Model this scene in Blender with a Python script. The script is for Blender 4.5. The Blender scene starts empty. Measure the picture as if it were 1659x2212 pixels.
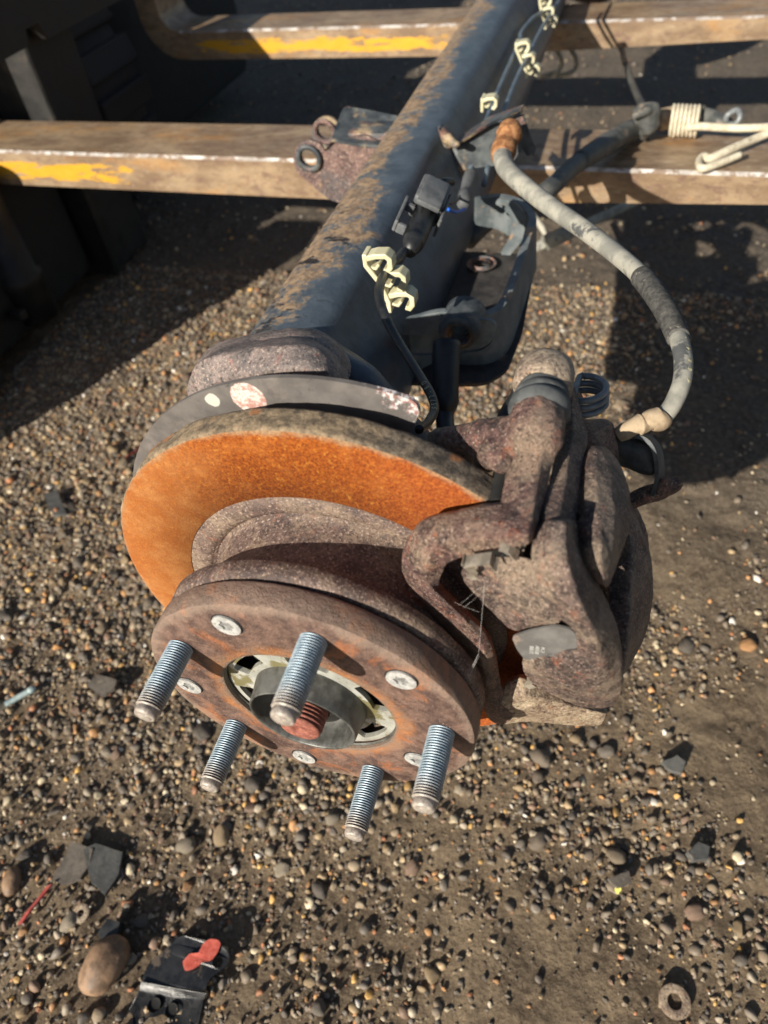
import bpy, bmesh, math, random
import numpy as np
from mathutils import Vector, Matrix, noise, geometry
PI = math.pi
random.seed(7); rng = np.random.default_rng(7)
S = bpy.context.scene; COL = S.collection

# ------------------------------------------------------------------ camera
FPX, CX, CY = 1533.9, 829.5, 1106.0
CAMP = Vector((0.1315, -0.1635, 0.3743))
CAMR = Matrix(((0.95704, -0.13825, 0.25486), (0.27250, 0.73085, -0.62581), (-0.09975, 0.66836, 0.73710)))
q_ = CAMR.to_quaternion(); q_.normalize(); CAMR = q_.to_matrix()
cam = bpy.data.cameras.new('camera'); camo = bpy.data.objects.new('camera', cam); COL.objects.link(camo)
camo.matrix_world = Matrix.Translation(CAMP) @ CAMR.to_4x4()
cam.sensor_fit = 'HORIZONTAL'; cam.sensor_width = 36; cam.lens = FPX / 1659 * 36
cam.clip_start = .01; cam.clip_end = 300
cam.dof.use_dof = True; cam.dof.focus_distance = .47; cam.dof.aperture_fstop = 9.5
S.camera = camo
S.render.resolution_x = 768; S.render.resolution_y = 1024
# ------------------------------------------------------------------ light
SUN = Vector((.353, .828, -.435)).normalized()
w = bpy.data.worlds.new("World"); S.world = w; w.use_nodes = True
nt = w.node_tree; sky = nt.nodes.new('ShaderNodeTexSky'); sky.sky_type = 'NISHITA'; sky.sun_disc = False
sky.sun_elevation = math.asin(-SUN.z); sky.sun_rotation = math.atan2(-SUN.x, -SUN.y)
nt.links.new(sky.outputs[0], nt.nodes['Background'].inputs[0]); nt.nodes['Background'].inputs[1].default_value = .050
sl = bpy.data.lights.new('sun', 'SUN'); sl.energy = 5.0; sl.angle = math.radians(.5); sl.color = (1, .925, .80)
so = bpy.data.objects.new('sun', sl); COL.objects.link(so); so.rotation_euler = SUN.to_track_quat('-Z', 'Y').to_euler(); so.location = (-2, -4, 3)
S.view_settings.view_transform = 'Standard'; S.view_settings.look = 'None'; S.view_settings.gamma = 1
S.view_settings.use_curve_mapping = False; S.view_settings.exposure = .56

def at(vx, vy, ax, c):
    """point on the plane axis==c that is seen at (vx, vy) of a 1659x2212 picture"""
    d = CAMR @ Vector(((vx - CX) / FPX, -(vy - CY) / FPX, -1)); t = (c - CAMP[ax]) / d[ax]
    return CAMP + d * t

# ------------------------------------------------------------------ materials
def lin(r, g, b):
    f = lambda c: (c / 255 / 12.92) if c <= 10 else ((c / 255 + .055) / 1.055) ** 2.4
    return (f(r), f(g), f(b), 1)
class N:
    def __init__(s, name):
        s.m = bpy.data.materials.new(name); s.m.use_nodes = True; s.t = s.m.node_tree; s.b = s.t.nodes['Principled BSDF']
        s.co = s.new('ShaderNodeTexCoord').outputs['Object']
    def new(s, t): return s.t.nodes.new(t)
    def link(s, a, b): s.t.links.new(a, b)
    def set(s, sock, v):
        if isinstance(v, bpy.types.NodeSocket): s.link(v, sock)
        else: sock.default_value = v
    def mapv(s, scale, loc=(0, 0, 0), src=None):
        n = s.new('ShaderNodeMapping'); s.link(src or s.co, n.inputs[0]); n.inputs['Scale'].default_value = scale; n.inputs['Location'].default_value = loc
        return n.outputs[0]
    def noise(s, scale, detail=4, rough=.6, vec=None, dist=0):
        n = s.new('ShaderNodeTexNoise'); n.inputs['Scale'].default_value = scale; n.inputs['Detail'].default_value = detail
        n.inputs['Roughness'].default_value = rough; n.inputs['Distortion'].default_value = dist
        s.link(vec or s.co, n.inputs['Vector']); return n.outputs['Fac']
    def vor(s, scale, vec=None, feat='F1'):
        n = s.new('ShaderNodeTexVoronoi'); n.inputs['Scale'].default_value = scale; n.feature = feat; s.link(vec or s.co, n.inputs['Vector']); return n.outputs['Distance']
    def ss(s, v, lo, hi, a=0., b=1.):
        n = s.new('ShaderNodeMapRange'); n.interpolation_type = 'SMOOTHSTEP'; n.clamp = True
        s.set(n.inputs[0], v); n.inputs[1].default_value = lo; n.inputs[2].default_value = hi; n.inputs[3].default_value = a; n.inputs[4].default_value = b
        return n.outputs[0]
    def math(s, op, a, b=0.):
        n = s.new('ShaderNodeMath'); n.operation = op; s.set(n.inputs[0], a); s.set(n.inputs[1], b); return n.outputs[0]
    def mix(s, f, a, b, mode='MIX'):
        n = s.new('ShaderNodeMix'); n.data_type = 'RGBA'; n.blend_type = mode; s.set(n.inputs[0], f); s.set(n.inputs[6], a); s.set(n.inputs[7], b); return n.outputs[2]
    def sep(s, v=None):
        n = s.new('ShaderNodeSeparateXYZ'); s.link(v or s.co, n.inputs[0]); return n.outputs
    def bump(s, h, strength, dist):
        n = s.new('ShaderNodeBump'); s.set(n.inputs['Height'], h); n.inputs['Strength'].default_value = strength; n.inputs['Distance'].default_value = dist
        return n
    def fin(s, col, rough=.8, metal=0., bumps=(), spec=.5, coat=0.):
        s.set(s.b.inputs['Base Color'], col); s.set(s.b.inputs['Roughness'], rough); s.set(s.b.inputs['Metallic'], metal)
        s.b.inputs['Specular IOR Level'].default_value = spec; s.b.inputs['Coat Weight'].default_value = coat
        prev = None
        for h, st, d in bumps:
            b = s.bump(h, st, d)
            if prev: s.link(prev.outputs[0], b.inputs['Normal'])
            prev = b
        if prev: s.link(prev.outputs[0], s.b.inputs['Normal'])
        return s.m

def m_cast(name, dark, mid, spot, dust, dustamt=.5, sc=1., bumpd=.0016, rough=.62, normal_dust=True):
    n = N(name)
    a = n.noise(55 * sc, 7, .72); b = n.noise(190 * sc, 6, .75); c = n.noise(26 * sc, 4, .6, n.mapv((1, 1, 1), (3, 7, 1))); e = n.noise(420 * sc, 4, .75)
    col = n.mix(n.ss(n.math('ADD', n.math('MULTIPLY', a, .6), n.math('MULTIPLY', b, .4)), .42, .58), dark, mid)
    s2 = n.noise(75 * sc, 6, .75, n.mapv((1, 1, 1), (9, 2, 5)))
    col = n.mix(n.ss(s2, .57, .66, 0, .75), col, spot)
    df = n.math('MULTIPLY', n.ss(n.math('ADD', c, n.math('MULTIPLY', b, .5)), .68, .92), dustamt)
    col = n.mix(df, col, dust)
    col = n.mix(n.ss(e, .56, .64, 0, .6), col, (.66, .50, .40, 1))  # pale specks painted in as glints
    col = n.mix(n.ss(e, .36, .46, .85, 0), col, (.018, .011, .010, 1))
    col = n.mix(n.ss(b, .30, .40, .6, 0), col, (.03, .018, .018, 1))
    return n.fin(col, n.ss(b, .35, .65, rough - .20, rough + .2), 0, [(n.noise(110 * sc, 7, .75), .35, bumpd), (b, .6, bumpd * .8), (e, 1., bumpd * .9)], .75)
C_ = lambda r, g, b: (r, g, b, 1)
M = {}
M['cast'] = m_cast('rusted_cast_iron', C_(.040, .020, .019), C_(.175, .088, .072), C_(.36, .095, .035), C_(.54, .40, .27), .40, 1.6, .0018, .5)
M['cast_dusty'] = m_cast('dusty_cast_iron', C_(.17, .125, .095), C_(.34, .26, .19), C_(.36, .19, .10), C_(.50, .40, .28), .85, 1.1)
M['mud_foot'] = m_cast('mud_caked_iron', C_(.18, .12, .08), C_(.36, .27, .18), C_(.34, .14, .06), C_(.50, .40, .27), .8, 1., .0016, .6)
M['caliper'] = m_cast('rusted_caliper_iron', C_(.040, .026, .024), C_(.160, .104, .085), C_(.30, .095, .045), C_(.50, .385, .27), .42, 1.5, .0018, .5)
M['forge'] = m_cast('pitted_forged_steel', C_(.14, .115, .105), C_(.33, .25, .22), C_(.30, .11, .09), C_(.03, .035, .045), .5, 1.3, .0010)
M['hat'] = m_cast('rotor_hat_rust', C_(.062, .036, .030), C_(.150, .096, .076), C_(.19, .075, .04), C_(.34, .25, .17), .5, 1.4, .0007, .75)

def m_disc():
    n = N('orange_rust_friction_ring')
    x, y, z = n.sep()
    r = n.math('SQRT', n.math('ADD', n.math('MULTIPLY', x, x), n.math('MULTIPLY', z, z)))
    sp = n.noise(620, 6, .82); sq = n.noise(1500, 3, .8); big = n.noise(14, 3, .5); mid = n.noise(70, 5, .6)
    col = n.mix(n.ss(sp, .36, .64), C_(.145, .028, .005), C_(.44, .120, .013))
    col = n.mix(n.ss(sp, .60, .74, 0, .7), col, C_(.66, .26, .04))
    col = n.mix(n.ss(mid, .5, .7, 0, .35), col, C_(.50, .18, .04))
    col = n.mix(n.ss(sq, .34, .48, .8, 0), col, C_(.10, .020, .005))
    m2 = n.noise(330, 5, .8, n.mapv((1, 1, 1), (3, 0, 6)))
    col = n.mix(n.ss(m2, .34, .46, .6, 0), col, C_(.17, .038, .008))
    col = n.mix(n.ss(m2, .56, .66, 0, .6), col, C_(.66, .30, .05))

    # paler zone on the left of the ring, redder zone on the right
    lf = n.math('MULTIPLY', n.ss(n.math('ADD', x, n.math('MULTIPLY', big, .09)), -.055, .012, 1, 0), .58)
    pale = n.mix(n.ss(mid, .35, .65), C_(.40, .145, .038), C_(.50, .235, .080))
    pale = n.mix(n.ss(n.noise(260, 6, .8), .54, .66, 0, .75), pale, C_(.33, .10, .03))
    pale = n.mix(n.ss(sq, .32, .46, .7, 0), pale, C_(.16, .06, .025))
    col = n.mix(lf, col, pale)
    col = n.mix(n.ss(n.math('ADD', x, n.math('MULTIPLY', big, .06)), .03, .12, 0, .55), col, n.mix(n.ss(sp, .4, .65), C_(.24, .048, .014), C_(.44, .115, .03)))
    # tan dusty outer margin
    ed = n.math('ADD', r, n.math('MULTIPLY', n.math('SUBTRACT', mid, .5), .012))
    tan = n.mix(n.ss(sp, .35, .65), C_(.22, .14, .08), C_(.42, .29, .17))
    ew = n.math('MULTIPLY', n.ss(ed, .1475, .1530), n.ss(n.math('ADD', x, z), -.06, .10, .45, .9))
    col = n.mix(ew, col, tan)
    return n.fin(col, .88, 0, [(sp, .55, .0007), (n.noise(1400, 3, .7), .5, .0003)], .25)
M['disc'] = m_disc()
def m_rim():
    n = N('crusted_disc_edge')
    a = n.noise(160, 6, .75); b = n.noise(30, 4, .6); x, y, z = n.sep()
    col = n.mix(n.ss(a, .36, .62), C_(.10, .078, .056), C_(.33, .245, .155))
    col = n.mix(n.ss(n.math('ADD', b, n.math('MULTIPLY', x, 3)), .45, .75, 0, .7), col, n.mix(n.ss(a, .45, .65), C_(.045, .043, .042), C_(.20, .17, .14)))
    col = n.mix(n.ss(n.noise(55, 3, .5, n.mapv((1, 1, 1), (4, 4, 1))), .62, .7, 0, .7), col, C_(.40, .16, .06))
    return n.fin(col, .9, 0, [(a, .8, .0016), (n.noise(600, 4, .7), .6, .0006)], .3)
M['rim'] = m_rim()
def m_flange():
    n = N('rusted_hub_face')
    x, y, z = n.sep(); r = n.math('SQRT', n.math('ADD', n.math('MULTIPLY', x, x), n.math('MULTIPLY', z, z)))
    a = n.noise(70, 6, .7); b = n.noise(300, 5, .75); c = n.noise(34, 4, .6, n.mapv((1, 1, 1), (2, 8, 3)), .6)
    col = n.mix(n.ss(a, .36, .64), C_(.075, .042, .034), C_(.215, .130, .098))
    col = n.mix(n.ss(b, .56, .68, 0, .7), col, C_(.36, .23, .165))
    col = n.mix(n.ss(c, .54, .64, 0, .8), col, C_(.36, .13, .05))
    col = n.mix(n.ss(b, .26, .40, .6, 0), col, C_(.06, .035, .035))
    h = n.noise(520, 5, .8); col = n.mix(n.ss(h, .36, .46, .7, 0), col, C_(.035, .02, .018)); col = n.mix(n.ss(h, .58, .66, 0, .5), col, C_(.42, .30, .22))
    rr = n.math('ADD', r, n.math('MULTIPLY', n.math('SUBTRACT', c, .5), .03))
    col = n.mix(n.ss(rr, .054, .064, .75, 0), col, n.mix(n.ss(a, .4, .6), C_(.50, .20, .07), C_(.30, .17, .10)))
    col = n.mix(n.math('MULTIPLY', n.ss(rr, .089, .096), .5), col, C_(.34, .25, .19))
    col = n.mix(n.ss(r, .052, .0555, .8, 0), col, C_(.16, .14, .12))
    return n.fin(col, n.ss(b, .3, .7, .40, .8), 0, [(a, .8, .0022), (b, 1., .0012), (n.noise(1200, 3, .7), .5, .0003)], .5)
M['flange'] = m_flange()
def m_stud():
    n = N('zinc_plated_stud')
    x, y, z = n.sep()
    a = n.noise(300, 4, .6)
    col = n.mix(n.ss(a, .35, .65), C_(.27, .37, .45), C_(.44, .53, .60))
    tip = n.ss(n.math('ADD', y, n.math('MULTIPLY', a, .012)), -.033, -.018, 1, 0)
    col = n.mix(n.math('MULTIPLY', tip, .8), col, n.mix(n.ss(n.noise(500, 4, .7), .4, .6), C_(.24, .17, .12), C_(.46, .37, .28)))
    rad = n.math('SQRT', n.math('ADD', n.math('MULTIPLY', x, x), n.math('MULTIPLY', z, z)))
    col = n.mix(n.math('MULTIPLY', n.ss(rad, .0060, .0068, .85, 0), n.ss(y, -.0385, -.0375)), col, C_(.05, .045, .04))
    return n.fin(col, n.ss(a, .3, .7, .42, .62), n.math('SUBTRACT', .42, n.math('MULTIPLY', tip, .30)), [(a, .3, .0003)], .6)
M['stud'] = m_stud()
def m_simple(name, c1, c2, sc=80, rough=.5, metal=0., b=.0003, c3=None, spec=.5, th=.6, stretch=None, amt=.9):
    n = N(name); v = n.mapv(stretch) if stretch else None
    a = n.noise(sc, 5, .65, v); col = n.mix(n.ss(a, .38, .62), c1, c2)
    if c3: col = n.mix(n.ss(n.noise(sc * .6, 5, .7, n.mapv(stretch or (1, 1, 1), (5, 1, 8))), th, th + .07, 0, amt), col, c3)
    return n.fin(col, n.ss(a, .3, .7, max(rough - .1, .05), rough + .1), metal, [(n.noise(sc * 4, 5, .7), .6, b)], spec)
M['torx'] = m_simple('bright_screw', C_(.42, .42, .41), C_(.60, .60, .58), 300, .5, .3, .0003, C_(.26, .22, .18), .5, .62)
M['recess_shade'] = m_simple('screw_recess', C_(.16, .16, .155), C_(.34, .34, .33), 300, .6, .2)  # screw grey darkened to carry the shadow inside the star
M['zinc_ring'] = m_simple('greasy_zinc_ring', C_(.44, .44, .39), C_(.60, .60, .54), 60, .35, .35, .0003, C_(.22, .19, .07), .6, .52)
M['cup'] = m_simple('oily_grey_cup', C_(.065, .065, .06), C_(.155, .155, .145), 50, .42, .3, .0004, C_(.05, .05, .04), .6, .6)
M['spindle'] = m_simple('red_rust_spindle', C_(.20, .065, .045), C_(.36, .13, .09), 300, .8, 0, .0004)
M['black'] = m_simple('void_black', C_(.008, .008, .008), C_(.014, .013, .012), 60, .9, 0, .0004)
def m_shield():
    n = N('grey_shield_plate'); x, y, z = n.sep()
    a = n.noise(60, 5, .6); b = n.noise(330, 5, .75)
    col = n.mix(n.ss(a, .35, .65), C_(.105, .094, .088), C_(.155, .14, .13))
    col = n.mix(n.ss(b, .68, .76, 0, .5), col, C_(.45, .42, .40))
    sc_ = n.noise(70, 6, .8, n.mapv((1, 1, 1), (8, 2, 2))); col = n.mix(n.ss(sc_, .60, .64, 0, .6), col, C_(.045, .04, .04))
    col = n.mix(n.ss(n.noise(35, 5, .7, n.mapv((1, 1, 1), (2, 2, 9))), .55, .7, 0, .45), col, C_(.26, .22, .19))
    # flaking corrosion at the right hand end
    e = n.math('ADD', x, n.math('MULTIPLY', n.math('SUBTRACT', n.noise(90, 5, .7), .5), .10))
    fl = n.mix(n.ss(n.noise(420, 4, .7), .42, .58), C_(.30, .15, .13), C_(.66, .64, .63))
    col = n.mix(n.ss(n.math('ADD', e, n.math('MULTIPLY', n.math('SUBTRACT', z, .15), 1.5)), .036, .046), col, fl)
    # round flaked patch with pale metal showing, and a small bare spot
    def disc(cx, cz, r0, r1): 
        dx = n.math('SUBTRACT', x, cx); dz = n.math('SUBTRACT', z, cz)
        d = n.math('SQRT', n.math('ADD', n.math('MULTIPLY', dx, dx), n.math('MULTIPLY', dz, dz)))
        return n.ss(n.math('ADD', d, n.math('MULTIPLY', n.math('SUBTRACT', n.noise(200, 3, .6), .5), .003)), r0, r1, 1, 0)
    pc = at(537, 860, 1, .0985); pd = at(459, 865, 1, .0985)
    col = n.mix(disc(pc.x, pc.z, .0098, .0106), col, n.mix(n.ss(n.noise(300, 4, .7), .42, .6), C_(.42, .23, .19), C_(.70, .58, .53)))
    col = n.mix(disc(pd.x, pd.z, .0042, .0048), col, C_(.52, .50, .44))
    return n.fin(col, .62, 0, [(b, .5, .0003), (a, .3, .0006)], .4)
M['shield'] = m_shield()
def m_beam():
    n = N('dirty_blue_black_paint'); x, y, z = n.sep()
    v = n.mapv((.55, 1.5, 1)); rot = n.new('ShaderNodeMapping'); n.link(n.co, rot.inputs[0]); rot.inputs['Rotation'].default_value = (0, 0, -.5); rot.inputs['Scale'].default_value = (42, 56, 42)
    sp = n.noise(1.0, 8, .70, rot.outputs[0], .25); sp2 = n.noise(190, 6, .75)
    paint = n.mix(n.ss(n.noise(30, 4, .6), .35, .65), C_(.050, .067, .088), C_(.082, .104, .130))
    # dried mud lying on the top face (x<-.10), thicker along its crest, broken by bare streaks
    patch = n.noise(9, 3, .5); top = n.math('MULTIPLY', n.ss(n.math('ADD', x, n.math('MULTIPLY', n.math('SUBTRACT', patch, .5), .10)), -.145, -.085, 1, 0), n.ss(y, .20, .42, .45, 1))
    k = n.math('ADD', n.math('MULTIPLY', n.math('SUBTRACT', top, 1.), .34), n.math('ADD', n.math('MULTIPLY', sp, .58), n.math('MULTIPLY', sp2, .42)))
    mud = n.mix(n.ss(n.noise(120, 6, .75), .4, .6), C_(.17, .115, .075), C_(.40, .27, .155))
    rim = n.ss(k, .43, .485)
    col = n.mix(n.math('MULTIPLY', n.ss(k, .36, .46), .5), paint, C_(.17, .175, .17))
    col = n.mix(n.math('MULTIPLY', rim, .9), col, mud)
    pit = n.noise(46, 5, .6, n.mapv((.8, 1.6, 1), (7, 3, 0)))
    pm = n.math('MULTIPLY', n.ss(pit, .575, .61), n.math('MULTIPLY', top, n.ss(y, .45, .7, 1, .3)))
    col = n.mix(pm, col, C_(.018, .014, .014))
    edge = n.ss(x, -.182, -.168, .75, 0)
    col = n.mix(n.math('MULTIPLY', edge, n.ss(sp2, .3, .5)), col, n.mix(n.ss(sp2, .4, .6), C_(.20, .11, .075), C_(.36, .25, .16)))
    rs = n.noise(24, 4, .6, n.mapv((1, .6, 1), (1, 9, 4)))
    col = n.mix(n.math('MULTIPLY', n.ss(rs, .60, .70, 0, .45), n.ss(x, -.09, -.06)), col, C_(.10, .06, .045))
    return n.fin(col, n.math('ADD', n.math('MULTIPLY', rim, .35), n.ss(sp2, .3, .7, .30, .44)), 0, [(k, .5, .0022), (n.math('MULTIPLY', pm, -1.), .5, .002), (sp2, .35, .0006)], .5)
M['beam'] = m_beam()
def m_paint_rusty(name, dirt=.5, rustamt=.5):
    n = N(name); a = n.noise(45, 6, .65); b = n.noise(200, 5, .7); c = n.noise(26, 5, .6, n.mapv((1, 1, 1), (6, 1, 2)))
    col = n.mix(n.ss(a, .35, .65), C_(.030, .037, .045), C_(.10, .112, .115))
    col = n.mix(n.ss(c, .60 - dirt * .15, .68 - dirt * .1, 0, .85), col, n.mix(n.ss(b, .4, .6), C_(.30, .22, .14), C_(.46, .34, .20)))
    col = n.mix(n.ss(n.noise(33, 5, .65, n.mapv((1, 1, 1), (1, 4, 9))), .66 - rustamt * .2, .71 - rustamt * .18, 0, .9), col, n.mix(n.ss(b, .42, .6), C_(.10, .05, .042), C_(.25, .14, .11)))
    return n.fin(col, .55, 0, [(a, .4, .0015), (b, .6, .0008)], .5)
M['bracket'] = m_paint_rusty('painted_bracket', .35, .35)
M['bracket_rusty'] = m_paint_rusty('rusty_painted_bracket', .75, .85)
M['bracket_clean'] = m_paint_rusty('grey_black_bracket', .12, .1)
M['lug_rust'] = m_cast('purple_rust_plate', C_(.10, .055, .05), C_(.22, .13, .11), C_(.42, .29, .17), C_(.05, .06, .07), .75, .9, .0016, .5)
M['orange_rust'] = m_simple('orange_rust', C_(.20, .085, .035), C_(.38, .19, .085), 150, .9, 0, .0012, C_(.14, .06, .035), .3)
M['rubber'] = m_simple('grey_rubber', C_(.055, .06, .062), C_(.115, .12, .12), 60, .6, 0, .0003, C_(.20, .18, .15), .4)
M['black_rubber'] = m_simple('black_rubber', C_(.012, .013, .014), C_(.025, .026, .028), 60, .42, 0, .0002)
M['cable_dusty'] = m_simple('mud_dusted_cable', C_(.25, .245, .215), C_(.42, .40, .335), 40, .75, 0, .0005, C_(.075, .08, .085), .4, .56, (1, 1, 1))
M['cable_mud'] = m_simple('muddy_ferrule', C_(.27, .20, .13), C_(.44, .34, .23), 60, .9, 0, .0012, C_(.22, .15, .10), .3)
M['cable_dark'] = m_simple('dull_dark_cable', C_(.05, .055, .055), C_(.12, .12, .11), 30, .6, 0, .0006, C_(.24, .19, .14), .4, .58)
M['braid'] = m_simple('braided_sleeve', C_(.05, .05, .047), C_(.12, .115, .105), 200, .8, 0, .001, C_(.3, .28, .22), .4, .62)
M['plastic_cream'] = m_simple('cream_plastic', C_(.56, .52, .33), C_(.68, .64, .45), 40, .42, 0, .0002, C_(.35, .27, .15), .5, .64)
M['plastic_grey'] = m_simple('grey_plastic', C_(.085, .09, .095), C_(.15, .155, .16), 60, .55, 0, .0003, C_(.24, .21, .17), .4, .66)
M['pipe'] = m_simple('coated_brake_pipe', C_(.07, .10, .13), C_(.16, .20, .24), 60, .4, .1, .0002)
M['wire_pale'] = m_simple('mud_caked_wire', C_(.48, .42, .31), C_(.66, .60, .46), 90, .85, 0, .0008, C_(.28, .22, .15), .4, .6)
M['blue_wire'] = m_simple('blue_wire', C_(.01, .10, .55), C_(.01, .14, .65), 40, .4)
M['spring'] = m_simple('grey_coated_spring', C_(.13, .145, .155), C_(.24, .255, .26), 90, .45, .2, .0003, C_(.35, .3, .24), .5, .66)
M['clip_steel'] = m_simple('dirty_spring_steel', C_(.22, .19, .15), C_(.40, .35, .28), 120, .5, .4, .0004, C_(.30, .12, .05), .5, .62)
M['pad'] = m_simple('pad_backplate', C_(.11, .105, .10), C_(.17, .165, .155), 50, .6, 0, .0005, C_(.26, .2, .16), .4, .64)
M['seat_dark'] = m_simple('dark_seat_floor', C_(.025, .024, .025), C_(.055, .050, .048), 40, .7, 0, .001, C_(.14, .085, .055), .4, .58)  # floor colour darker than the seat walls
M['seat_rim'] = m_simple('sunlit_grey_paint', C_(.10, .12, .13), C_(.17, .19, .195), 50, .5, 0, .0006, C_(.34, .22, .13), .5, .60)  # sunlight on the seat walls put into a lighter grey
M['white_ink'] = m_simple('white_ink', C_(.45, .45, .42), C_(.6, .6, .56), 40, .8)
M['pale_ink'] = m_simple('yellowed_ink', C_(.5, .46, .26), C_(.6, .55, .34), 40, .8)
def m_fork(name, yellow):
    n = N(name); x, y, z = n.sep()
    g = n.noise(7, 7, .72, n.mapv((1.3, 3, 3))); f = n.noise(70, 7, .78, n.mapv((.5, 1, 1)))
    col = n.mix(n.ss(g, .35, .65), C_(.22, .148, .092), C_(.42, .305, .19))
    col = n.mix(n.ss(f, .52, .62, 0, .75), col, C_(.17, .10, .075))
    col = n.mix(n.ss(f, .34, .44, .5, 0), col, C_(.55, .44, .34))
    col = n.mix(n.ss(n.noise(150, 6, .75), .58, .66, 0, .6), col, C_(.34, .15, .07))
    col = n.mix(n.ss(n.noise(4, 5, .7, n.mapv((1, 3, 3), (4, 2, 1))), .52, .68, 0, .65), col, C_(.50, .25, .07))
    if yellow:
        x0, x1, y0, zc, hw = yellow
        dz = n.math('ABSOLUTE', n.math('SUBTRACT', z, zc))
        msk = n.math('MULTIPLY', n.ss(n.math('ADD', dz, n.math('MULTIPLY', n.math('SUBTRACT', n.noise(30, 5, .7, n.mapv((.5, 1, 2.5))), .5), .045)), hw * .8, hw), 1)
        msk = n.math('SUBTRACT', 1., msk)
        msk = n.math('MULTIPLY', msk, n.ss(y, y0, y0 + .01, 1, 0))
        xe = n.math('ADD', x, n.math('MULTIPLY', n.math('SUBTRACT', n.noise(9, 4, .7, n.mapv((1, 4, 6))), .5), .5))
        msk = n.math('MULTIPLY', msk, n.math('MULTIPLY', n.ss(xe, x0, x0 + .03), n.ss(xe, x1 - .05, x1, 1, 0)))
        msk = n.math('MULTIPLY', msk, n.ss(n.noise(40, 5, .7, n.mapv((.4, 1, 2))), .39, .46))
        col = n.mix(msk, col, C_(.72, .38, .03))
    # polished arrises
    return n.fin(col, n.ss(f, .3, .7, .36, .6), .25, [(f, .35, .0008), (n.noise(180, 4, .7), .4, .0004)], .6)
M['fork_a'] = m_fork('worn_fork_steel_front', (-1.6, -.74, 1.03, -.142, .016))
M['fork_b'] = m_fork('worn_fork_steel_rear', (-1.0, -.30, 1.81, -.142, .015))
M['fork_edge'] = m_simple('polished_fork_edge', C_(.50, .45, .40), C_(.74, .70, .66), 60, .4, .35, .0004, C_(.28, .19, .13), .6, .47, (.8, 1, 1))
M['mast'] = m_simple('greasy_dark_mast', C_(.014, .014, .014), C_(.028, .027, .026), 20, .6, .1, .0006, C_(.05, .042, .035), .4, .62)
M['tyre'] = m_simple('black_tyre', C_(.012, .012, .013), C_(.022, .022, .024), 50, .8)
M['blocker_black'] = m_simple('sun_blocker_black', C_(.010, .010, .011), C_(.018, .018, .018), 30, .8)  # plain black for the added sun-blocking boxes
M['red_paint'] = m_simple('faded_red_paint', C_(.48, .075, .05), C_(.62, .14, .10), 200, .8, 0, .0006, C_(.12, .05, .045), .4, .64)
M['red_plastic'] = m_simple('dusty_red_plastic', C_(.34, .05, .045), C_(.48, .11, .09), 90, .6, 0, .0005, C_(.3, .2, .15), .4, .66)
M['slate'] = m_simple('dark_slate', C_(.075, .075, .072), C_(.12, .118, .11), 70, .75, 0, .0012, C_(.18, .16, .13), .3, .6)
M['slate_brown'] = m_simple('brown_slate', C_(.085, .072, .06), C_(.14, .12, .10), 70, .8, 0, .0014, C_(.2, .17, .13), .3, .6)
M['cobble'] = m_simple('brown_pebble', C_(.13, .085, .055), C_(.32, .20, .12), 38, .6, 0, .0010, C_(.05, .045, .04), .4, .60)
M['scrap_paint'] = m_simple('glossy_black_scrap', C_(.018, .019, .021), C_(.032, .033, .036), 60, .3, 0, .0004, C_(.14, .11, .085), .5, .58)
M['bolt_zinc'] = m_simple('pale_green_zinc', C_(.34, .45, .46), C_(.52, .62, .60), 80, .5, .2, .0004, C_(.3, .26, .2), .5, .66)
M['leaf'] = m_simple('yellow_leaf', C_(.50, .46, .08), C_(.62, .58, .14), 60, .7)
M['web'] = m_simple('cobweb_silk', C_(.6, .58, .55), C_(.75, .72, .7), 60, .7)
def m_stone():
    n = N('gravel_stone'); at_ = n.new('ShaderNodeAttribute'); at_.attribute_name = 'col'
    a = n.noise(140, 5, .7); b = n.noise(500, 4, .7)
    col = n.mix(n.ss(a, .35, .65, 0, .45), at_.outputs['Color'], C_(.15, .12, .09), 'MIX')
    col = n.mix(n.ss(b, .6, .75, 0, .35), col, C_(.46, .38, .28))
    return n.fin(col, n.ss(a, .3, .7, .45, .8), 0, [(a, .5, .0012), (b, .5, .0005)], .45)
M['stone'] = m_stone()
def m_dirt():
    n = N('oily_yard_dirt'); a = n.noise(9, 7, .65); b = n.noise(120, 6, .7); c = n.noise(500, 5, .75); v = n.vor(160)
    x, y, z = n.sep()
    col = n.mix(n.ss(a, .38, .62), C_(.125, .088, .056), C_(.255, .188, .120))
    col = n.mix(n.ss(b, .40, .64, 0, .6), col, C_(.35, .265, .17))
    col = n.mix(n.ss(c, .33, .46, .75, 0), col, C_(.04, .03, .022))
    col = n.mix(n.ss(c, .64, .74, 0, .7), col, C_(.52, .43, .31))
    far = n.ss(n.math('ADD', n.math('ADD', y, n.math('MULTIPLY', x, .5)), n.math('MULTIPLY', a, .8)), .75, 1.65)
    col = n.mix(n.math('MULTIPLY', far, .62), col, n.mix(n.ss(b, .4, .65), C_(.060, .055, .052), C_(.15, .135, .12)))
    return n.fin(col, n.ss(a, .3, .7, .68, .95), 0, [(b, .8, .008), (c, .8, .0028), (v, .35, .003)], .3)
M['dirt'] = m_dirt()

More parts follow.
